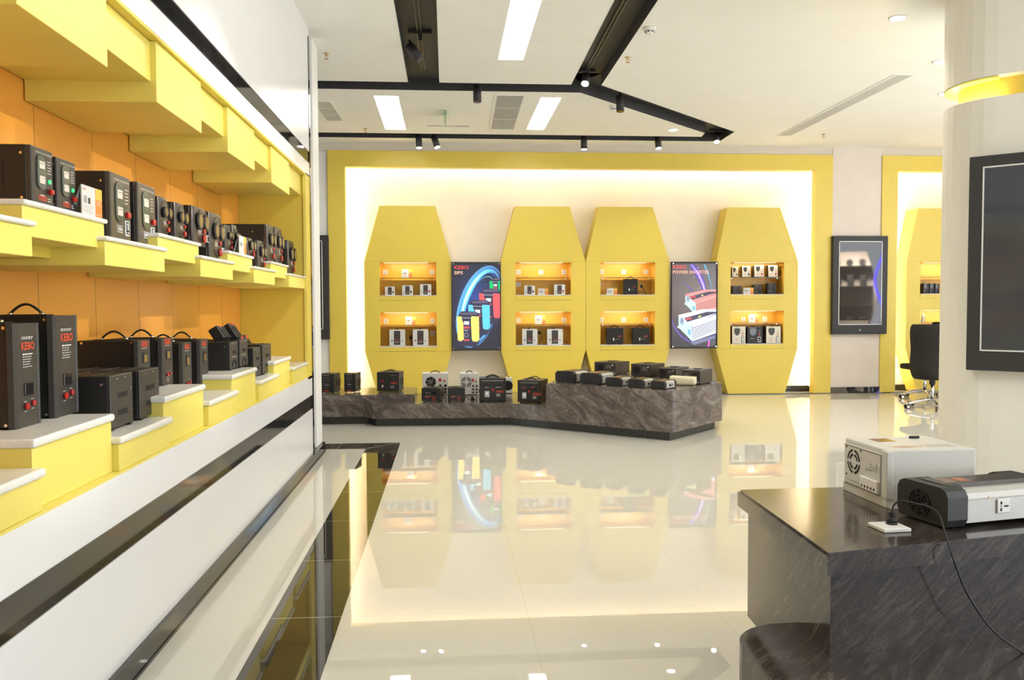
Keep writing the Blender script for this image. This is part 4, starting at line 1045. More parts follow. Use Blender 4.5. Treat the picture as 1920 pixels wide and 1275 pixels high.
left('tower', 376, 391.5, 637, L2, -1.29, .24, 'tower regulator with dark narrow display, farther of the pair in the second low step', GL, amber=True)
a1, w1, h1 = left('vent', 431, 446, 642, H2, -1.22, .38, 'black vented cube on the third tall block, nearer of its pair', GL, nv=3)
a2, w2, h2 = left('vent', 449.5, 464, 638, H2, -1.21, .38, 'black vented cube on the third tall block, farther of its pair', GL, nv=3)
left('vent', 475, 489, 653, L2, -1.19, .22, 'small black vented box in the third low step, nearer of its pair', GL)
left('vent', 492, 508, 647, L2, -1.18, .24, 'small black vented box in the third low step, farther of its pair', GL)
def tilted(px0, px1, pyt, pyb, X, w_, d_, h_, label):
    a = at(px0, pyb, X=X)
    t = thing(NAME['heat'], label, CAT['heat'], (X, a.y+w_/2, a.z), math.pi/2, 'tilted adapters on top of the vented boxes')
    t.rotation_euler = (R(-32), 0, math.pi/2); heatsink_block(t, w_, d_, h_); return t
tilted(413, 0, 617, 638.5, -1.29, .10, .06, .085, 'black adapter leaning on top of the nearer vented cube, leftmost of three')
tilted(425, 0, 616, 638.5, -1.30, .10, .06, .085, 'black adapter leaning on top of the vented cubes, middle of three')
tilted(436, 0, 614, 638.0, -1.27, .12, .07, .10, 'black adapter with red badge leaning on the farther vented cube, rightmost of three')
for k_, (px, X_, lb) in enumerate(((461, -1.36, 'black adapter leaning behind the third low step, nearer of two'), (470, -1.36, 'black adapter leaning behind the third low step, farther of two'))):
    a = at(px, 648, X=X_); t = thing(NAME['heat'], lb, CAT['heat'], (X_, a.y+.06, H2), math.pi/2, 'tilted adapters on top of the vented boxes')
    t.rotation_euler = (R(-25), 0, math.pi/2); heatsink_block(t, .10, .05, .17)
m = MB(); m.box(NXB, NXB+.006, 3.78, 3.83, 1.05, 1.13, PLW, .002, 1); o = m.build('wall_socket'); tag(o, 'white wall socket on the orange panels behind the plugged-in tower', 'wall socket')

# ---- niche goods on the back wall
def niche(kind, x0, x1, yt, zb, label, group, depth=.13, yf=.02, side=0., **kw):
    Y = YB+yf; a = at(x0, yt, Y=Y); b = at(x1, yt, Y=Y)
    t = thing(NAME[kind], label, CAT[kind], ((a.x+b.x)/2, Y+depth/2, zb), side, group)
    BUILD[kind](t, b.x-a.x, depth, a.z-zb, **kw); return t, b.x-a.x, a.z-zb
GN = 'regulators in the yellow display niches'; GC = 'price cards in the yellow display niches'
ZU, ZL, GU, GLs = 1.4425, .7325, 1.6885, 1.0285
niche('framed', 722, 740, 537.5, ZU, 'smallest white-framed regulator, left of three in the leftmost panel', GN)
niche('framed', 754, 774, 535.3, ZU, 'white-framed regulator, middle of three in the leftmost panel', GN)
t, w_, h_ = niche('framed', 787.5, 808.5, 533, ZU, 'white-framed regulator, right of three in the leftmost panel', GN, redsw=True)
cord(t, [(.05, .06, .06), (w_*.62, .05, .09), (w_*.8, .04, .03), (w_*.95, .02, .006), (w_*.7, 0, .006)])
niche('card', 753, 773, 505, GU, 'price card on the glass shelf of the leftmost panel, upper niche', GC, .004, .10)
t, w_, h_ = niche('framed', 730, 759.5, 618, ZL, 'big white-framed regulator at left in the lowest niche of the leftmost panel', GN, .16, big=True)
t, w_, h_ = niche('framed', 774, 803, 617.6, ZL, 'big white-framed regulator at right in the lowest niche of the leftmost panel', GN, .16, big=True)
cord(t, [(-w_*.4, .09, .01), (-w_*.62, .12, .02), (-w_*.66, .13, .10), (-w_*.60, .14, .145), (-w_*.72, .15, .15), (-w_*.70, .16, .11)], .004, plug=1)
niche('card', 760, 779, 593.8, GLs, 'price card on the glass shelf of the leftmost panel, lower niche', GC, .004, .10)
niche('framed', 983, 1003, 535.5, ZU, 'white-framed regulator left of the price card in the second panel', GN, side=.0)
niche('card', 1009, 1028, 541, ZU, 'price card standing between two white-framed regulators in the second panel', GC, .004, .03)
niche('framed', 1039, 1059.5, 533.5, ZU, 'white-framed regulator with red switch right of the price card in the second panel', GN, redsw=True)
t, w_, h_ = niche('framed', 979, 1007.7, 617, ZL, 'big white-framed regulator at left in the lower niche of the second panel', GN, .16, big=True)
cord(t, [(w_*.4, .08, .02), (w_*.65, .06, .02), (w_*.85, .08, .10), (w_*.80, .10, .17), (w_*.72, .12, .17)], .004, plug=1)
t, w_, h_ = niche('framed', 1026, 1055.5, 617, ZL, 'big white-framed regulator at right in the lower niche of the second panel', GN, .16, big=True)
cord(t, [(w_*.4, .08, .02), (w_*.6, .03, .06), (w_*.8, .02, .04), (w_*.92, .02, .006)])
niche('card', 1003.5, 1022.5, 591.8, GLs, 'price card on the glass shelf of the second panel, lower niche', GC, .004, .10)
niche('card', 1138, 1157, 540.5, ZU, 'price card left of the single black regulator in the third panel', GC, .004, .03)
t, w_, h_ = niche('cab', 1171, 1198, 523, ZU, 'single black regulator in the upper niche of the third panel', GN, .17, .03, -.22)
cord(t, [(w_*.45, .02, .03), (w_*.8, .0, .05), (w_*.9, -.01, .008), (w_*1.1, 0, .008), (w_*.85, .06, .10), (w_*.75, .08, .12)], .005, plug=1)
niche('cab', 1139, 1170, 615, ZL, 'black regulator with looped handle at left in the lower niche of the third panel', GN, .18, .03, -.12)
niche('cab', 1188, 1219, 615, ZL, 'black regulator with looped handle at right in the lower niche of the third panel', GN, .18, .03, -.12)
for k_, (xa, xb, yt, rs, lb) in enumerate(((1374, 1385, 500.5, 0, 'farthest left'), (1393, 1408, 499, 0, 'second from left'), (1416, 1433, 497.3, 1, 'third from left'), (1442, 1459, 497.3, 1, 'farthest right'))):
    niche('shield', xa, xb, yt, GU, 'cream shield-faced regulator on the glass shelf of the fourth panel, '+lb, GN, .14, .07, -.1, redsw=bool(rs))
niche('shield', 1374, 1391.5, 536, ZU, 'small dark regulator left of the price card in the fourth panel', GN, .14, .04, -.1, dark=True)
niche('card', 1394, 1413, 539.5, ZU, 'price card between dark regulators in the fourth panel, upper niche', GC, .004, .03)
niche('shield', 1414.6, 1430, 533.5, ZU, 'dark regulator right of the price card in the fourth panel', GN, .16, .05, -.15, dark=True)
niche('shield', 1441, 1457, 531, ZU, 'dark regulator at the right end of the fourth panel, upper niche', GN, .16, .05, -.15, dark=True)
niche('card', 1404, 1422, 589.5, GLs, 'price card on the glass shelf of the fourth panel, lower niche', GC, .004, .10)
niche('shield', 1373, 1398, 612.5, ZL, 'cream shield-faced regulator at left in the lowest niche of the fourth panel', GN, .16, .02, 0, brk=True)
niche('shield', 1401.5, 1430, 613, ZL, 'dark regulator between two cream ones in the lowest niche of the fourth panel', GN, .16, .03, 0, dark=True, brk=True)
t, w_, h_ = niche('shield', 1437, 1464, 612, ZL, 'cream shield-faced regulator at right in the lowest niche of the fourth panel', GN, .16, .02, 0, brk=True)
cord(t, [(-w_*.4, .09, h_), (-w_*.2, .07, h_+.05), (w_*.1, .07, h_+.04), (w_*.3, .07, h_+.01), (w_*.42, .09, h_-.02)])
# far right panel goods
niche('shield', 1731, 1742, 532, ZU, 'dark regulator in the upper niche above the office chair, left one', GN, .14, .03, 0, dark=True)
niche('shield', 1743, 1752, 532, ZU, 'dark regulator in the upper niche above the office chair, middle one', GN, .14, .03, 0, dark=True)
niche('shield', 1753, 1762, 532, ZU, 'dark regulator in the upper niche above the office chair, right one', GN, .14, .03, 0, dark=True)
niche('card', 1730, 1735, 588, GLs, 'narrow white card on the glass shelf above the office chair back', GC, .004, .08)
niche('shield', 1738, 1749, 620, ZL, 'dark unit in the low niche seen between the two office chairs', GN, .14, .03, 0, dark=True)

# ---- goods on the far granite platform
def stage(kind, xl, xr, yt, yb, zb, rot, depth, label, group=None, **kw):
    """near left corner of the base seen at (xl, yb); front spans xl..xr; rot = degrees turned clockwise"""
    c = at(xl, yb, Z=zb); th = R(rot); phi = math.atan((xr-838)/1592.)
    k = c.y/1592.; w_ = (xr-xl)*k/(math.cos(th)+math.sin(th)*math.tan(phi)); h_ = (yb-yt)*k
    rv = Vector((math.cos(th), -math.sin(th))); dv = Vector((math.sin(th), math.cos(th)))
    p = c.xy+rv*w_/2+dv*depth/2
    t = thing(NAME[kind], label, CAT[kind], (p.x, p.y, zb), -th, group)
    BUILD[kind](t, w_, depth, h_, **kw); return t, w_, h_
GP = 'units on the far granite platform'
ZB, ZLo, ZH = .3225, .2405, .4825
stage('cab', 600, 626.5, 701, 738, ZB, 12, .20, 'tall narrow black unit at far left end of the platform', GP, style='ups')
stage('cab', 645.5, 666, 699.8, 736.5, ZB, 12, .20, 'tall narrow black unit, second from left on the platform', GP, style='ups')
stage('cab', 707, 747.5, 698, 735.5, ZB, 10, .24, 'square black regulator with handles at the right of the raised granite tier', GP, style='stab')
stage('fan', 792, 840, 700, 740.5, ZLo, 0, .20, 'white power supply with a big round fan behind a small black unit', GP, white=True)
stage('fan', 863.5, 897.5, 700, 741, ZLo, 0, .20, 'narrower white power supply with slotted fan and black terminals', GP, white=True)
stage('cab', 790.5, 825, 728.5, 753.5, ZLo, 12, .20, 'small black regulator, left of two before the white power supplies', GP, style='small')
t, w_, h_ = stage('cab', 839.5, 872, 728.5, 754, ZLo, 0, .20, 'small black regulator, right of two before the white power supplies', GP, style='small')
cord(t, [(w_*.45, .05, .05), (w_*.6, .04, .04), (w_*.8, .0, .01), (w_*1.1, .03, .01), (w_*.95, .08, .02)], .005, plug=1)
stage('cab', 898.5, 949, 709.5, 754, ZLo, 3, .26, 'large black regulator with two handles and clear breaker at the middle of the platform', GP, style='avr')
stage('fan', 949, 961, 709, 738, ZLo, 0, .2, 'small white supply peeking out behind the large black regulator', GP, mt=CREAM)
stage('cab', 970.5, 1014, 712.5, 755.5, ZLo, 22, .30, 'large black regulator with red lettering against the tall granite tier', GP, style='avr2')
GI = 'silver inverters in a row on the tall granite tier'
for xl, xr, yt, yb, dp, lb in ((1041, 1077, 695, 716.5, .34, 'first from left, largest'), (1087.5, 1126, 698.5, 719.5, .34, 'second from left'), (1135, 1165, 707, 723, .26, 'third, smaller'),
                               (1177, 1207, 710, 726.5, .26, 'fourth from left'), (1219.5, 1247.5, 713.5, 729, .26, 'nearest the platform corner')):
    stage('bar', xl, xr, yt, yb, ZH, 41, dp, 'silver inverter with black end cap on the tall tier, '+lb, GI)
GS = 'black power supplies at the back of the tall granite tier'
stage('fan', 1114.5, 1155, 678, 700.5, ZH, 41, .34, 'black fan supply at the back left of the tall tier', GS)
stage('fan', 1183, 1221.5, 681.5, 705.5, ZH, 41, .34, 'black fan supply behind the fourth silver inverter', GS)
stage('fan', 1234.5, 1268, 689, 708, ZH, 41, .34, 'black fan supply behind the cream pouch', GS)
stage('fan', 1279, 1314, 692.5, 719.5, ZH, 41, .30, 'black fan supply nearest the right end of the tall tier', GS, right=True)
c = at(1262, 722, Z=ZH); t = thing('fabric_pouch', 'soft cream wrapped bundle between the silver inverter and black supplies', 'pouch', (c.x+.10, c.y-.01, ZH), R(-20))
m = MB(); m.box(-.135, .135, -.05, .05, 0, .09, CRPK, .030, 4)
for v in m.bm.verts: v.co.z += .006*math.sin(v.co.x*40)*(v.co.z > .05); v.co.y += .005*math.sin(v.co.x*55)
m.build('cloth', t)
m = MB(); m.box(-.136, .136, -.004, .004, .03, .091, mat('pouch_seam', (.60, .54, .36), .7, noise=.1), .002, 1); m.build('seam', t)

# ---- near counter goods
ZC = .5765
a = Vector((1.545, 2.868)); b = Vector((1.545, 3.17)); e = at(1811, 848, Z=.785)
# white inverter charger: local +X runs along its long side, -X end carries the fan
Lx = .335; wd = .30; hh = .205
t = thing('inverter_charger', 'white boxy inverter charger with round slotted fan at the back of the near counter', 'power inverter', (a.x+Lx/2, a.y+wd/2+.01, ZC), R(2))
m = MB(); m.box(-Lx/2, Lx/2, -wd/2, wd/2, .012, hh, CREAM, .006, 2); m.build('case', t)
m = MB(); m.box(-Lx/2-.006, -Lx/2+.02, -wd/2-.006, -wd/2+.030, .03, hh-.004, CREAM, .004, 2); m.build('corner_post', t)
m = MB(); m.box(-Lx/2+.004, Lx/2-.004, -wd/2-.022, -wd/2, 0, .004, CREAM); m.box(-Lx/2+.004, Lx/2-.004, wd/2, wd/2+.022, 0, .004, CREAM); m.box(-Lx/2-.004, Lx/2, -wd/2-.003, wd/2+.003, .0, .034, CREAM, .001, 1); m.build('mounting_flange', t)
x = -Lx/2
m = MB(); m.box(x-.006, x+.002, -wd/2+.032, wd/2-.008, .032, hh-.020, CREAM, .001, 1)
for q0, q1, q2, q3 in ((-wd/2+.034, wd/2-.010, hh-.024, hh-.022), (-wd/2+.034, -wd/2+.036, .034, hh-.022), (-wd/2+.034, wd/2-.01, .034, .036)): m.box(x-.0066, x-.005, q0, q1, q2, q3, VOID)
def er(m, cy_, cz_, r0, r1, a0, a1, mt):
    n = 8
    for k in range(n):
        t0, t1 = R(a0+(a1-a0)*k/n), R(a0+(a1-a0)*(k+1)/n)
        m.poly([(x-.0068, cy_+math.cos(t_)*r_, cz_+math.sin(t_)*r_) for t_, r_ in ((t0, r0), (t0, r1), (t1, r1), (t1, r0))], mt)
for y_ in (-.095, -.08, -.055, -.03):
    m.box(x-.0068, x-.006, y_, y_+.016, .115-(.004 if y_ > -.08 else 0), .117, GRT)
m.box(x-.0068, x-.006, -.10, -.045, .128, .130, GRT); m.box(x-.0068, x-.006, -.10, -.030, .122, .1235, GRT); m.box(x-.0068, x-.006, -.03, .11, .05, .0515, GRT)
m.poly([(x-.0068, -.045, .135), (x-.0068, -.055, .135), (x-.0068, -.05, .142)], MBLK); m.poly([(x-.0068, -.085, .135), (x-.0068, -.095, .135), (x-.0068, -.09, .142)], MBLK)
m.cyl((x-.008, -.108, .145), .007, .002, WHT, 'x', 12); m.build('end_panel', t)
m = MB(); cy_, cz_ = .072, .125
for k in range(4):
    er(m, cy_, cz_, .038, .047, 8+90*k, 82+90*k, VOID); er(m, cy_, cz_, .022, .031, 12+90*k, 78+90*k, VOID)
for yy2, zz2 in ((.125, .175), (.02, .175), (.125, .07), (.02, .07)): m.cyl((x-.0075, yy2, zz2), .004, .001, VOID, 'x', 8)
m.build('fan_grille', t)
m = MB(); m.box(x-.016, x-.005, -.108, .012, .040, .085, PLW, .002, 1)
for k in range(5): m.cyl((x-.0168, -.090+k*.021, .052), .005, .001, MBLK, 'x', 10)
m.build('terminal_block', t)
m = MB(); m.box(-Lx*.30, -Lx*.08, .03, .10, hh, hh+.0012, mat('brown_display_film', (.28, .12, .03), .12, noise=.2)); m.build('display', t)
m = MB()
m2 = m.mi(ORT)
def toptext(mm, s, size, x_, y_, z_, mt):
    me = text_mesh(s, .02); i = mm.mi(mt); vs = [mm.bm.verts.new((x_+v[0]*size, y_+v[1]*size, z_)) for v in me['v']]
    for p in me['f']:
        try: f = mm.bm.faces.new([vs[k] for k in p]); f.material_index = i
        except ValueError: pass
toptext(m, 'KEBO', .045, -.11, -.10, hh+.0008, mat('pale_orange_print', (.75, .40, .24), .5, noise=.05))
for k in range(5): m.box(.02+k*.022, .035+k*.022, -.10, -.05, hh, hh+.0007, mat('faded_print', (.52, .48, .42), .5, noise=.05))
m.build('lettering', t)
m = MB(); m.box(.06, .10, .085, .095, hh, hh+.010, RUB, .002, 1); m.build('cable_clip', t)

# black and silver inverter in front
fl = Vector((1.540, 2.785)); fr = Vector((1.586, 2.565)); wv = (fr-fl); ww = wv.length; ang = math.atan2(wv.y, wv.x)
LL = .46; dv = Vector((-wv.y, wv.x)).normalized()     # depth direction away to the right
p = (fl+fr)/2+dv*LL/2
t = thing('power_inverter', 'silver and black inverter with fan end and socket at the near right counter edge', 'power inverter', (p.x, p.y, ZC), ang, None)
hh2 = .128; W2 = ww
m = MB(); P = [(-W2*.47, .016), (W2*.47, .016), (W2*.47, hh2*.74), (W2*.43, hh2*.86), (W2*.34, hh2*.94), (-W2*.34, hh2*.94), (-W2*.43, hh2*.86), (-W2*.47, hh2*.74)]
m.prism(P, -LL/2+.05, LL/2-.05, ALU, 'y'); m.box(W2*.469, W2*.474, -LL/2+.08, LL/2-.08, hh2*.70, hh2*.712, GREYM)
for y_ in (-.06, .10): m.cyl((W2*.47, y_, hh2*.735), .0035, .002, mat('brass_screw', (.55, .42, .2), .3, .9, noise=.05), 'x', 10)
m.build('case', t)
for s_ in (-1, 1):
    y0, y1 = (-LL/2, -LL/2+.085) if s_ < 0 else (LL/2-.085, LL/2)
    m = MB(); Q = [(-W2*.5, .030), (-W2*.45, .006), (W2*.45, .006), (W2*.5, .030), (W2*.5, hh2*.80), (W2*.45, hh2*.95), (W2*.36, hh2*1.02), (-W2*.36, hh2*1.02), (-W2*.45, hh2*.95), (-W2*.5, hh2*.80)]
    m.prism(Q, y0, y1, RIM, 'y', .006); cap = m.build('end_cap', t)
    if s_ < 0:
        m = MB(); y = y0-.0008; rr_ = hh2*.36; xx = -.01
        m.cyl((xx, y0-.001, hh2*.5), rr_, .001, VOID, 'y', 28)
        for k in range(7): m.ring((xx, hh2*.5), .001, rr_*.97, y0-.001, RIM, 51.4*k, 51.4*k+7, 160, .003)
        for q_ in (.4, .68, 1.0): m.ring((xx, hh2*.5), rr_*q_-.003, rr_*q_, y0-.001, RIM, 0, 360, 32, .003)
        m.build('fan_grille', cap)
m = MB(); m.prism([(-W2*.26, hh2*.93), (W2*.26, hh2*.93), (W2*.20, hh2*1.04), (-W2*.20, hh2*1.04)], -LL/2+.04, LL/2-.04, DK2, 'y', .002)
m.box(W2*.18, W2*.34, -LL/2+.04, -LL/2+.09, hh2*.9, hh2*1.04, RIM, .004); m.box(-W2*.34, -W2*.18, -LL/2+.04, -LL/2+.09, hh2*.9, hh2*1.04, RIM, .004)
m.box(-W2*.10, W2*.12, -.10, -.055, hh2*1.035, hh2*1.046, mat('rust_orange_label', (.36, .11, .04), .4, noise=.05)); m.box(-W2*.15, W2*.15, -.16, -.11, hh2*1.035, hh2*1.044, mat('bronze_strip', (.16, .09, .05), .3, noise=.1)); m.build('top_handle_strip', t)
m = MB(); y_ = -.005; xx = W2*.472; m.box(xx, xx+.006, y_-.026, y_+.026, .040, .086, PLW, .002, 1)
for yy3, zz3, sw, sh in ((-.012, .074, .003, .005), (-.012, .052, .003, .005), (-.012, .063, .002, .002), (.004, .063, .004, .0025), (.013, .063, .004, .0025)): m.box(xx+.005, xx+.0068, y_+yy3-sw, y_+yy3+sw, zz3-sh, zz3+sh, VOID)
m.build('outlet', t)
m = MB()
for sx_ in (-.36, .36):
    for sy_ in (-.40, .40): m.cyl((W2*sx_, LL*sy_, 0), .010, .018, RUB, 'z', 10)
m.build('foot', t)
# socket with plug and the trailing cord
sc = (at(1632, 985, Z=.58)+at(1660, 1000, Z=.58)+at(1703, 993, Z=.58)+at(1675, 980, Z=.58))/4
t = thing('table_socket', 'white square power socket lying on the near granite counter', 'power socket', (sc.x, sc.y, ZC), R(4))
m = MB(); m.box(-.047, .047, -.047, .047, 0, .012, PLW, .003, 2); m.build('plate', t)
m = MB(); m.box(-.030, .034, -.030, .034, .012, .0135, PLW, .001, 1); m.build('face', t)
t = thing('trailing_cable', 'thin black cord plugged into the white socket and trailing down over the counter edge', 'cord', (sc.x+.012, sc.y+.008, ZC+.0125))
m = MB(); m.cyl((0, 0, 0), .018, .008, RUB, 'z', 14); m.cyl((0, 0, .008), .015, .016, RUB, 'z', 14, .009); m.cyl((0, 0, .024), .0085, .016, RUB, 'z', 12, .006)
for k in range(3): m.cyl((0, 0, .024+k*.006), .0095, .003, RUB, 'z', 12)
m.build('plug', t)
o_ = Vector((sc.x+.012, sc.y+.008, ZC+.0125))
W = [(0, 0, .035), (.003, -.004, .06), (.018, -.014, .078), (.045, -.035, .078)]
for px, py, Yc in ((1755, 958, 2.50), (1772, 1000, 2.455), (1785, 1040, 2.405)):
    p = at(px, py, Y=Yc); W.append(tuple(p-o_))
for px, py, Yc in ((1797, 1075, 2.40), (1812, 1110, 2.40), (1840, 1155, 2.40), (1870, 1190, 2.39), (1925, 1228, 2.38), (1990, 1262, 2.36)):
    p = at(px, py, Y=Yc); W.append(tuple(p-o_))
def smooth(P, n=5):
    P = [Vector(p) for p in P]; out = []
    for k in range(len(P)-1):
        p0, p1, p2, p3 = P[max(0, k-1)], P[k], P[k+1], P[min(len(P)-1, k+2)]
        for j in range(n):
            u = j/n; out.append(.5*((2*p1)+(p2-p0)*u+(2*p0-5*p1+4*p2-p3)*u*u+(3*p1-p0-3*p2+p3)*u**3))
    return out+[P[-1]]
m = MB(); m.tube(smooth(W), .0028, RUB, 8); m.build('cable', t)

# ================================================================== CEILING FIXTURES
for wl, lb in zip(wells, ('long white recessed light panel nearest overhead', 'white recessed light panel left of the square air grille', 'white recessed light panel right of the square air grille')):
    x0, x1, y0, y1 = wl; t = thing('recessed_ceiling_light', lb, 'ceiling light', ((x0+x1)/2, (y0+y1)/2, CEIL+.14))
    m = MB(); m.box(x0-(x0+x1)/2+.004, x1-(x0+x1)/2-.004, y0-(y0+y1)/2+.004, y1-(y0+y1)/2-.004, 0, .012, PANL); m.build('diffuser', t)
    area('recessed_light', ((x0+x1)/2, (y0+y1)/2, CEIL+.12), (0, 0, 0), x1-x0-.03, y1-y0-.05, 12*(y1-y0))
GT = 'black track spotlights'
def track_spot(px, py, Y, tilt, yaw, lb, on=True, power=38, top=None):
    """px,py: the lamp mouth; cylinder hangs from the channel"""
    p = at(px, py, Y=Y); L = .17; r = .042
    t = thing('track_spotlight', lb, 'spotlight', (p.x, Y, CEIL+.03), 0, GT)
    dirv = Vector((math.sin(R(tilt))*math.sin(R(yaw)), -math.sin(R(tilt))*math.cos(R(yaw)), -math.cos(R(tilt))))
    mouth = p-Vector((p.x, Y, CEIL+.03)); tail = mouth-dirv*L
    m = MB(); m.cyl(tuple(tail), r, L, MBLK, tuple(dirv), 24); m.build('lamp_head', t)
    m = MB(); m.cyl(tuple(mouth-dirv*.004), r*.86, .006, LAMP if on else DGLASS, tuple(dirv), 24); m.build('lens', t)
    m = MB(); m.box(-.016, .016, -.016, .016, tail.z+.03, .06, MBLK, .003, 1); m.tube([tuple(tail+Vector((0, 0, .05))), tuple(tail+dirv*.05)], .012, MBLK, 8); m.build('stem', t)
    m = MB(); m.box(-.10, .10, -.022, .022, .055, .088, MBLK, .002, 1); m.build('track_adapter', t)
    if on:
        wp = Vector((p.x, Y, CEIL+.03))+mouth+dirv*.02
        spot('spot_lamp', wp, wp+dirv, power, 50, .7, .03)
    return t
track_spot(788, 112, 7.45, 40, 60, 'unlit black spotlight tilted inside the left dark channel', False)
track_spot(895, 191, 8.85, 6, 0, 'unlit black spotlight hanging upright from the middle dark channel', False)
track_spot(786, 277, 11.40, 8, 20, 'lit black spotlight above the leftmost panel, left of a close pair')
track_spot(820, 276, 11.40, 22, 50, 'lit black spotlight above the leftmost panel, right of a close pair')
track_spot(1095, 280, 11.40, 4, 0, 'lit black spotlight above the middle pair of yellow panels')
track_spot(1235, 278, 11.40, 14, 10, 'lit black spotlight above the purple poster')
track_spot(1344, 266, 11.35, 30, -10, 'glaring spotlight at the sharp corner of the dark channels')
track_spot(1097, 157, 8.55, 35, -20, 'glaring spotlight where the two dark channels meet')
track_spot(1163, 209, 9.15, 8, 0, 'unlit black spotlight hanging from the slanted channel', False)
# rails inside the channels
for (p0, p1, lb) in (((-.22, 2.3), (-.22, 8.6), 'thin metal track rail inside the left dark channel'), ((1.33, 2.3), (1.42, 8.6), 'thin metal track rail inside the right dark channel')):
    d_ = Vector(p1)-Vector(p0); L_ = d_.length
    m = MB(); m.box(-.020, -.014, 0, L_, -.0, .022, GREYM); m.box(.014, .020, 0, L_, 0, .022, GREYM); m.box(-.014, .014, 0, L_, .012, .022, MBLK)
    o = m.build('track_rail', None, None, (p0[0], p0[1], CEIL+.097), (0, 0, math.atan2(d_.y, d_.x)-math.pi/2)); tag(o, lb, 'track rail')
# downlights
for px, py, lb in ((1683, 33, 'round glowing downlight high at the upper right of the ceiling'), (1763, 115, 'round glowing downlight half hidden by the big column'), (1772, 175, 'round glowing downlight just under the yellow column slot'), (1262, 243, 'small round glowing downlight inside the triangle of dark channels')):
    p = at(px, py, Z=CEIL); t = thing('downlight', lb, 'ceiling light', (p.x, p.y, CEIL-.004), 0, 'round downlights in the ceiling')
    m = MB(); m.lathe((0, 0, 0), [(.055, -.002), (.068, -.002), (.070, .004), (.055, .004)], PLW, 28); m.build('trim_ring', t)
    m = MB(); m.cyl((0, 0, -.005), .055, .0028, LAMP, 'z', 28); m.build('diffuser', t)
    spot('downlight_lamp', (p.x, p.y, CEIL-.02), (p.x, p.y, 0), 40, 110, .6, .05)
# smoke detectors, sprinklers
for px, py, lb in ((1218, 52, 'round cream smoke detector between the dark channel and the right ceiling'), (1151, 199, 'round cream smoke detector inside the triangle of dark channels')):
    p = at(px, py, Z=CEIL); t = thing('smoke_detector', lb, 'smoke detector', (p.x, p.y, CEIL), 0, 'smoke detectors')
    m = MB(); m.lathe((0, 0, 0), [(.048, -.024), (.052, -.020), (.054, 0)], PLW, 28); m.build('base', t)
    m = MB(); m.lathe((0, 0, 0), [(.018, -.052), (.030, -.048), (.034, -.036), (.036, -.024)], PLW, 24)
    for k in range(6):
        a_ = k*math.pi/3; m.box(.030*math.cos(a_)-.008, .030*math.cos(a_)+.008, .030*math.sin(a_)-.008, .030*math.sin(a_)+.008, -.040, -.030, MBLK)
    m.build('sensing_head', t)
for px, py, lb in ((612, 100, 'brass sprinkler head near the left wall end'), (1177, 107, 'brass sprinkler head right of the junction of dark channels'), (685, 241, 'brass sprinkler head near the far left dark channel'), (1544, 251, 'brass sprinkler head before the right yellow portal')):
    p = at(px, py, Z=CEIL); t = thing('sprinkler', lb, 'sprinkler', (p.x, p.y, CEIL), 0, 'ceiling sprinklers')
    BR = mat('brass_sprinkler', (.50, .34, .20), .3, .8, noise=.1)
    m = MB(); m.cyl((0, 0, -.004), .030, .004, STEEL, 'z', 20); m.build('escutcheon', t)
    m = MB(); m.cyl((0, 0, -.022), .009, .020, BR, 'z', 12); m.tube([(-.009, 0, -.02), (-.014, 0, -.034), (0, 0, -.048)], .0025, BR, 6); m.tube([(.009, 0, -.02), (.014, 0, -.034), (0, 0, -.048)], .0025, BR, 6)
    m.cyl((0, 0, -.052), .018, .003, BR, 'z', 14); m.build('spray_head', t)
# air grilles
def grille(pts, lb, nx=1, slats=16, along='y'):
    P = [at(x, y, Z=CEIL).xy for x, y in pts]; c = sum(P, Vector((0, 0)))/4
    ex = (P[1]-P[0]); ey = (P[3]-P[0]); Lx_, Ly_ = (ex.length+(P[2]-P[3]).length)/2, (ey.length+(P[2]-P[1]).length)/2
    t = thing('air_grille', lb, 'air vent', (c.x, c.y, CEIL), math.atan2(ey.y, ey.x)-math.pi/2)
    f = .022; m = MB()
    m.box(-Lx_/2-f, Lx_/2+f, -Ly_/2-f, -Ly_/2, -.006, -.0005, CEILM); m.box(-Lx_/2-f, Lx_/2+f, Ly_/2, Ly_/2+f, -.006, -.0005, CEILM)
    m.box(-Lx_/2-f, -Lx_/2, -Ly_/2, Ly_/2, -.006, -.0005, CEILM); m.box(Lx_/2, Lx_/2+f, -Ly_/2, Ly_/2, -.006, -.0005, CEILM); m.build('frame', t)
    m = MB(); m.box(-Lx_/2, Lx_/2, -Ly_/2, Ly_/2, -.002, -.001, VOID); m.build('backing', t)
    m = MB(); pw_ = Lx_/slats
    for k in range(slats): m.box(-Lx_/2+k*pw_+pw_*.28, -Lx_/2+k*pw_+pw_*.78, -Ly_/2, Ly_/2, -.005, -.0022, CEILM)
    for k in (1, 2): m.box(-Lx_/2, Lx_/2, -Ly_/2+Ly_*k/3-.004, -Ly_/2+Ly_*k/3+.004, -.0042, -.0022, CEILM)
    m.build('slats', t); return t
grille([(932, 178), (985, 179), (961, 242), (920, 242)], 'square slatted air grille in the ceiling between two light panels', slats=17)
grille([(586, 190), (622, 190), (640, 226), (613, 226)], 'slatted air grille in the ceiling beside the left wall end', slats=12)
grille([(1680, 140), (1712, 140), (1482, 254), (1459, 254)], 'long narrow linear air grille running toward the right portal', slats=10)
grille([(1522, 283), (1582, 284), (1582, 287.5), (1517, 287)], 'short air slot in the ceiling before the wall screen', slats=10)
grille([(800, 233.5), (880, 234), (880, 237.5), (800, 237)], 'short linear air slot under the hanging exit plate', slats=20)
c = at(834, 210, Z=CEIL); t = thing('exit_sign', 'thin glass exit plate with green edge hung from the ceiling, seen edge-on', 'exit sign', (c.x, c.y, CEIL), R(4))
m = MB(); m.box(-.04, .04, -.16, .16, -.006, 0, CEILM); m.build('ceiling_plate', t)
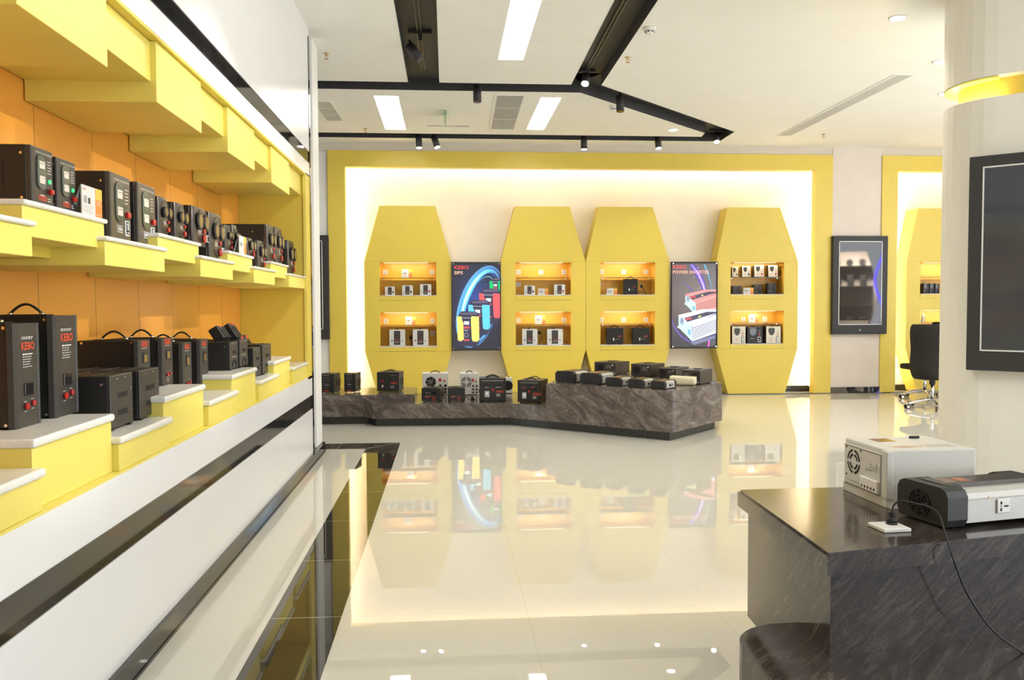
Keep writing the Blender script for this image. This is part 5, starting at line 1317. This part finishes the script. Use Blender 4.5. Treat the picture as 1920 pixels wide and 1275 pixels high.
m = MB(); m.box(-.003, .003, -.16, .16, -.145, -.006, mat('green_glass_plate', (.10, .55, .25), .1, trans=.3, noise=.05)); m.build('glass_plate', t)

# ================================================================== OFFICE CHAIRS AND DESK
def office_chair(loc, rz, lb):
    t = thing('office_chair', lb, 'chair', loc, rz, 'black high-back office chairs')
    # faces +X; back shell is one curved slab
    m = MB(); prof = [(-.20, .36, .20), (-.235, .46, .235), (-.225, .60, .24), (-.215, .72, .225), (-.25, .86, .205), (-.275, .98, .20), (-.265, 1.05, .18)]
    th = [.05, .06, .055, .045, .04, .04, .03]; rows = []
    for (x_, z_, hw), tk in zip(prof, th):
        row = []
        for j in range(9):
            u = -1+2*j/8; cx_ = .10*abs(u)**2.2*(1 if z_ < .8 else .5)
            row.append((x_+cx_, u*hw, z_, tk))
        rows.append(row)
    i = m.mi(FAB); A = [[m.bm.verts.new((p[0], p[1], p[2])) for p in r] for r in rows]; B = [[m.bm.verts.new((p[0]+p[3], p[1], p[2])) for p in r] for r in rows]
    def fc(q_): 
        f = m.bm.faces.new(q_); f.material_index = i; f.smooth = True
    for r in range(len(rows)-1):
        for j in range(8): fc((A[r][j], A[r+1][j], A[r+1][j+1], A[r][j+1])); fc((B[r][j], B[r][j+1], B[r+1][j+1], B[r+1][j]))
        fc((A[r][0], B[r][0], B[r+1][0], A[r+1][0])); fc((A[r][8], A[r+1][8], B[r+1][8], B[r][8]))
    for j in range(8): fc((A[0][j], A[0][j+1], B[0][j+1], B[0][j])); fc((A[-1][j], B[-1][j], B[-1][j+1], A[-1][j+1]))
    o = m.build('backrest', t); sb = o.modifiers.new('s', 'SUBSURF'); sb.levels = 1; sb.render_levels = 2
    m = MB(); m.box(-.08, .28, -.17, .17, .40, .48, FAB, .035, 4); m.build('seat', t)
    m = MB(); m.cyl((0, 0, .30), .035, .11, MBLK, 'z', 16); m.box(-.10, .10, -.08, .08, .37, .41, MBLK, .01); m.build('tilt_mechanism', t)
    m = MB(); m.cyl((0, 0, .10), .024, .22, CHROME, 'z', 16); m.build('gas_column', t)
    m = MB(); m.cyl((0, 0, .075), .045, .055, CHROME, 'z', 20); m.build('base_hub', t)
    for k in range(5):
        a_ = math.pi-R(38)+k*2*math.pi/5; ca, sa = math.cos(a_), math.sin(a_)
        m = MB(); pts = [(ca*.03, sa*.03, .115), (ca*.17, sa*.17, .095), (ca*.31, sa*.31, .062)]; m.tube(smooth(pts), .018, CHROME, 8); m.build('base_arm', t)
        m = MB(); cx_, cy2 = ca*.32, sa*.32
        for s_ in (-1, 1):
            m.cyl((cx_-sa*.018*s_-(-sa)*.0, cy2+ca*.018*s_, .028), .028, .014*s_, MBLK, (-sa, ca, 0), 16)
            m.cyl((cx_-sa*.0325*s_, cy2+ca*.0325*s_, .028), .018, .001*s_, CHROME, (-sa, ca, 0), 16)
        m.cyl((cx_, cy2, .03), .010, .04, CHROME, 'z', 10); m.build('castor', t)
    return t
w0 = at(1703, 765, Z=.02)
office_chair((w0.x+.35, w0.y+.08, 0), R(38), 'black high-back office chair on chrome castors beside the big column')
office_chair((w0.x+.88, w0.y+1.15, 0), R(180), 'second office chair mostly hidden behind the big column')
dk = thing('desk', 'brown desk edge glimpsed between the two office chairs', 'desk', (w0.x+1.15, w0.y+.45, 0))
m = MB(); m.box(-.42, 1.1, -.35, .35, .70, .74, mat('walnut_top', (.16, .09, .05), .3, noise=.3, nscale=12), .004, 1); m.build('desktop', dk)
for x_ in (.2, 1.0):
    for y_ in (-.3, .3):
        m = MB(); m.box(x_-.025, x_+.025, y_-.025, y_+.025, 0, .70, MBLK); m.build('leg', dk)

# ================================================================== DISPLAY OPPOSITE, seen mirrored in the far wall screen
t = thing('curved_display_stand', 'curved taupe display stand with glass shelves mirrored in the far wall screen', 'display shelf', (9.85, 4.0, 0), R(-152))
TAU = mat('taupe_panel', (.42, .34, .27), .5, noise=.03)
m = MB(); P = [(1.2, .75)]
for k in range(13): P.append((-.22-.16*math.sin(math.pi*k/12*1.15), .75+1.8*k/12))
P.append((1.2, 2.55)); m.prism(P[::-1], 0, .05, TAU, 'y'); m.build('back_panel', t)
for z_ in (.90, 1.26, 1.72, 2.20):
    m = MB(); m.box(-.30, 1.2, -.30, 0, z_-.014, z_, SHG if z_ > .9 else TAU); m.build('glass_shelf', t)
m = MB(); m.tube([(-.44-.10*math.sin(k*.45), -.02, .6+k*.12) for k in range(17)], .03, emi('blue_neon', (.12, .10, 1.0), 14), 8); m.build('blue_neon_tube', t)
m = MB(); m.box(-.2, 1.2, -.3, .05, 0, .886, TAU, .01); m.build('base_cabinet', t)
for k in range(3):
    m = MB(); x_ = -.06+k*.28; m.cyl((x_, -.22, 2.285), .075, .10, DK, 'y', 18); m.box(x_-.04, x_+.04, -.2, -.1, 2.2, 2.24, DK); m.build('round_unit', t)
    m = MB(); m.box(x_-.09, x_+.05, -.24, -.08, 1.72, 1.99, DK, .004, 1); m.box(x_-.06, x_+.02, -.245, -.238, 1.84, 1.95, FRT); m.build('tall_unit', t)
    m = MB(); m.box(x_-.10, x_+.08, -.26, -.08, .90, .985, DK, .02, 2); m.build('low_unit', t)
area('stand_fill_light', (9.2, 4.9, 3.3), ((Vector((9.85, 4.0, 1.6))-Vector((9.2, 4.9, 3.3))).to_track_quat('-Z', 'Y').to_euler()), 1.2, .5, 300, spread=R(55))  # unseen lamp added to brighten the stand's image in the screen
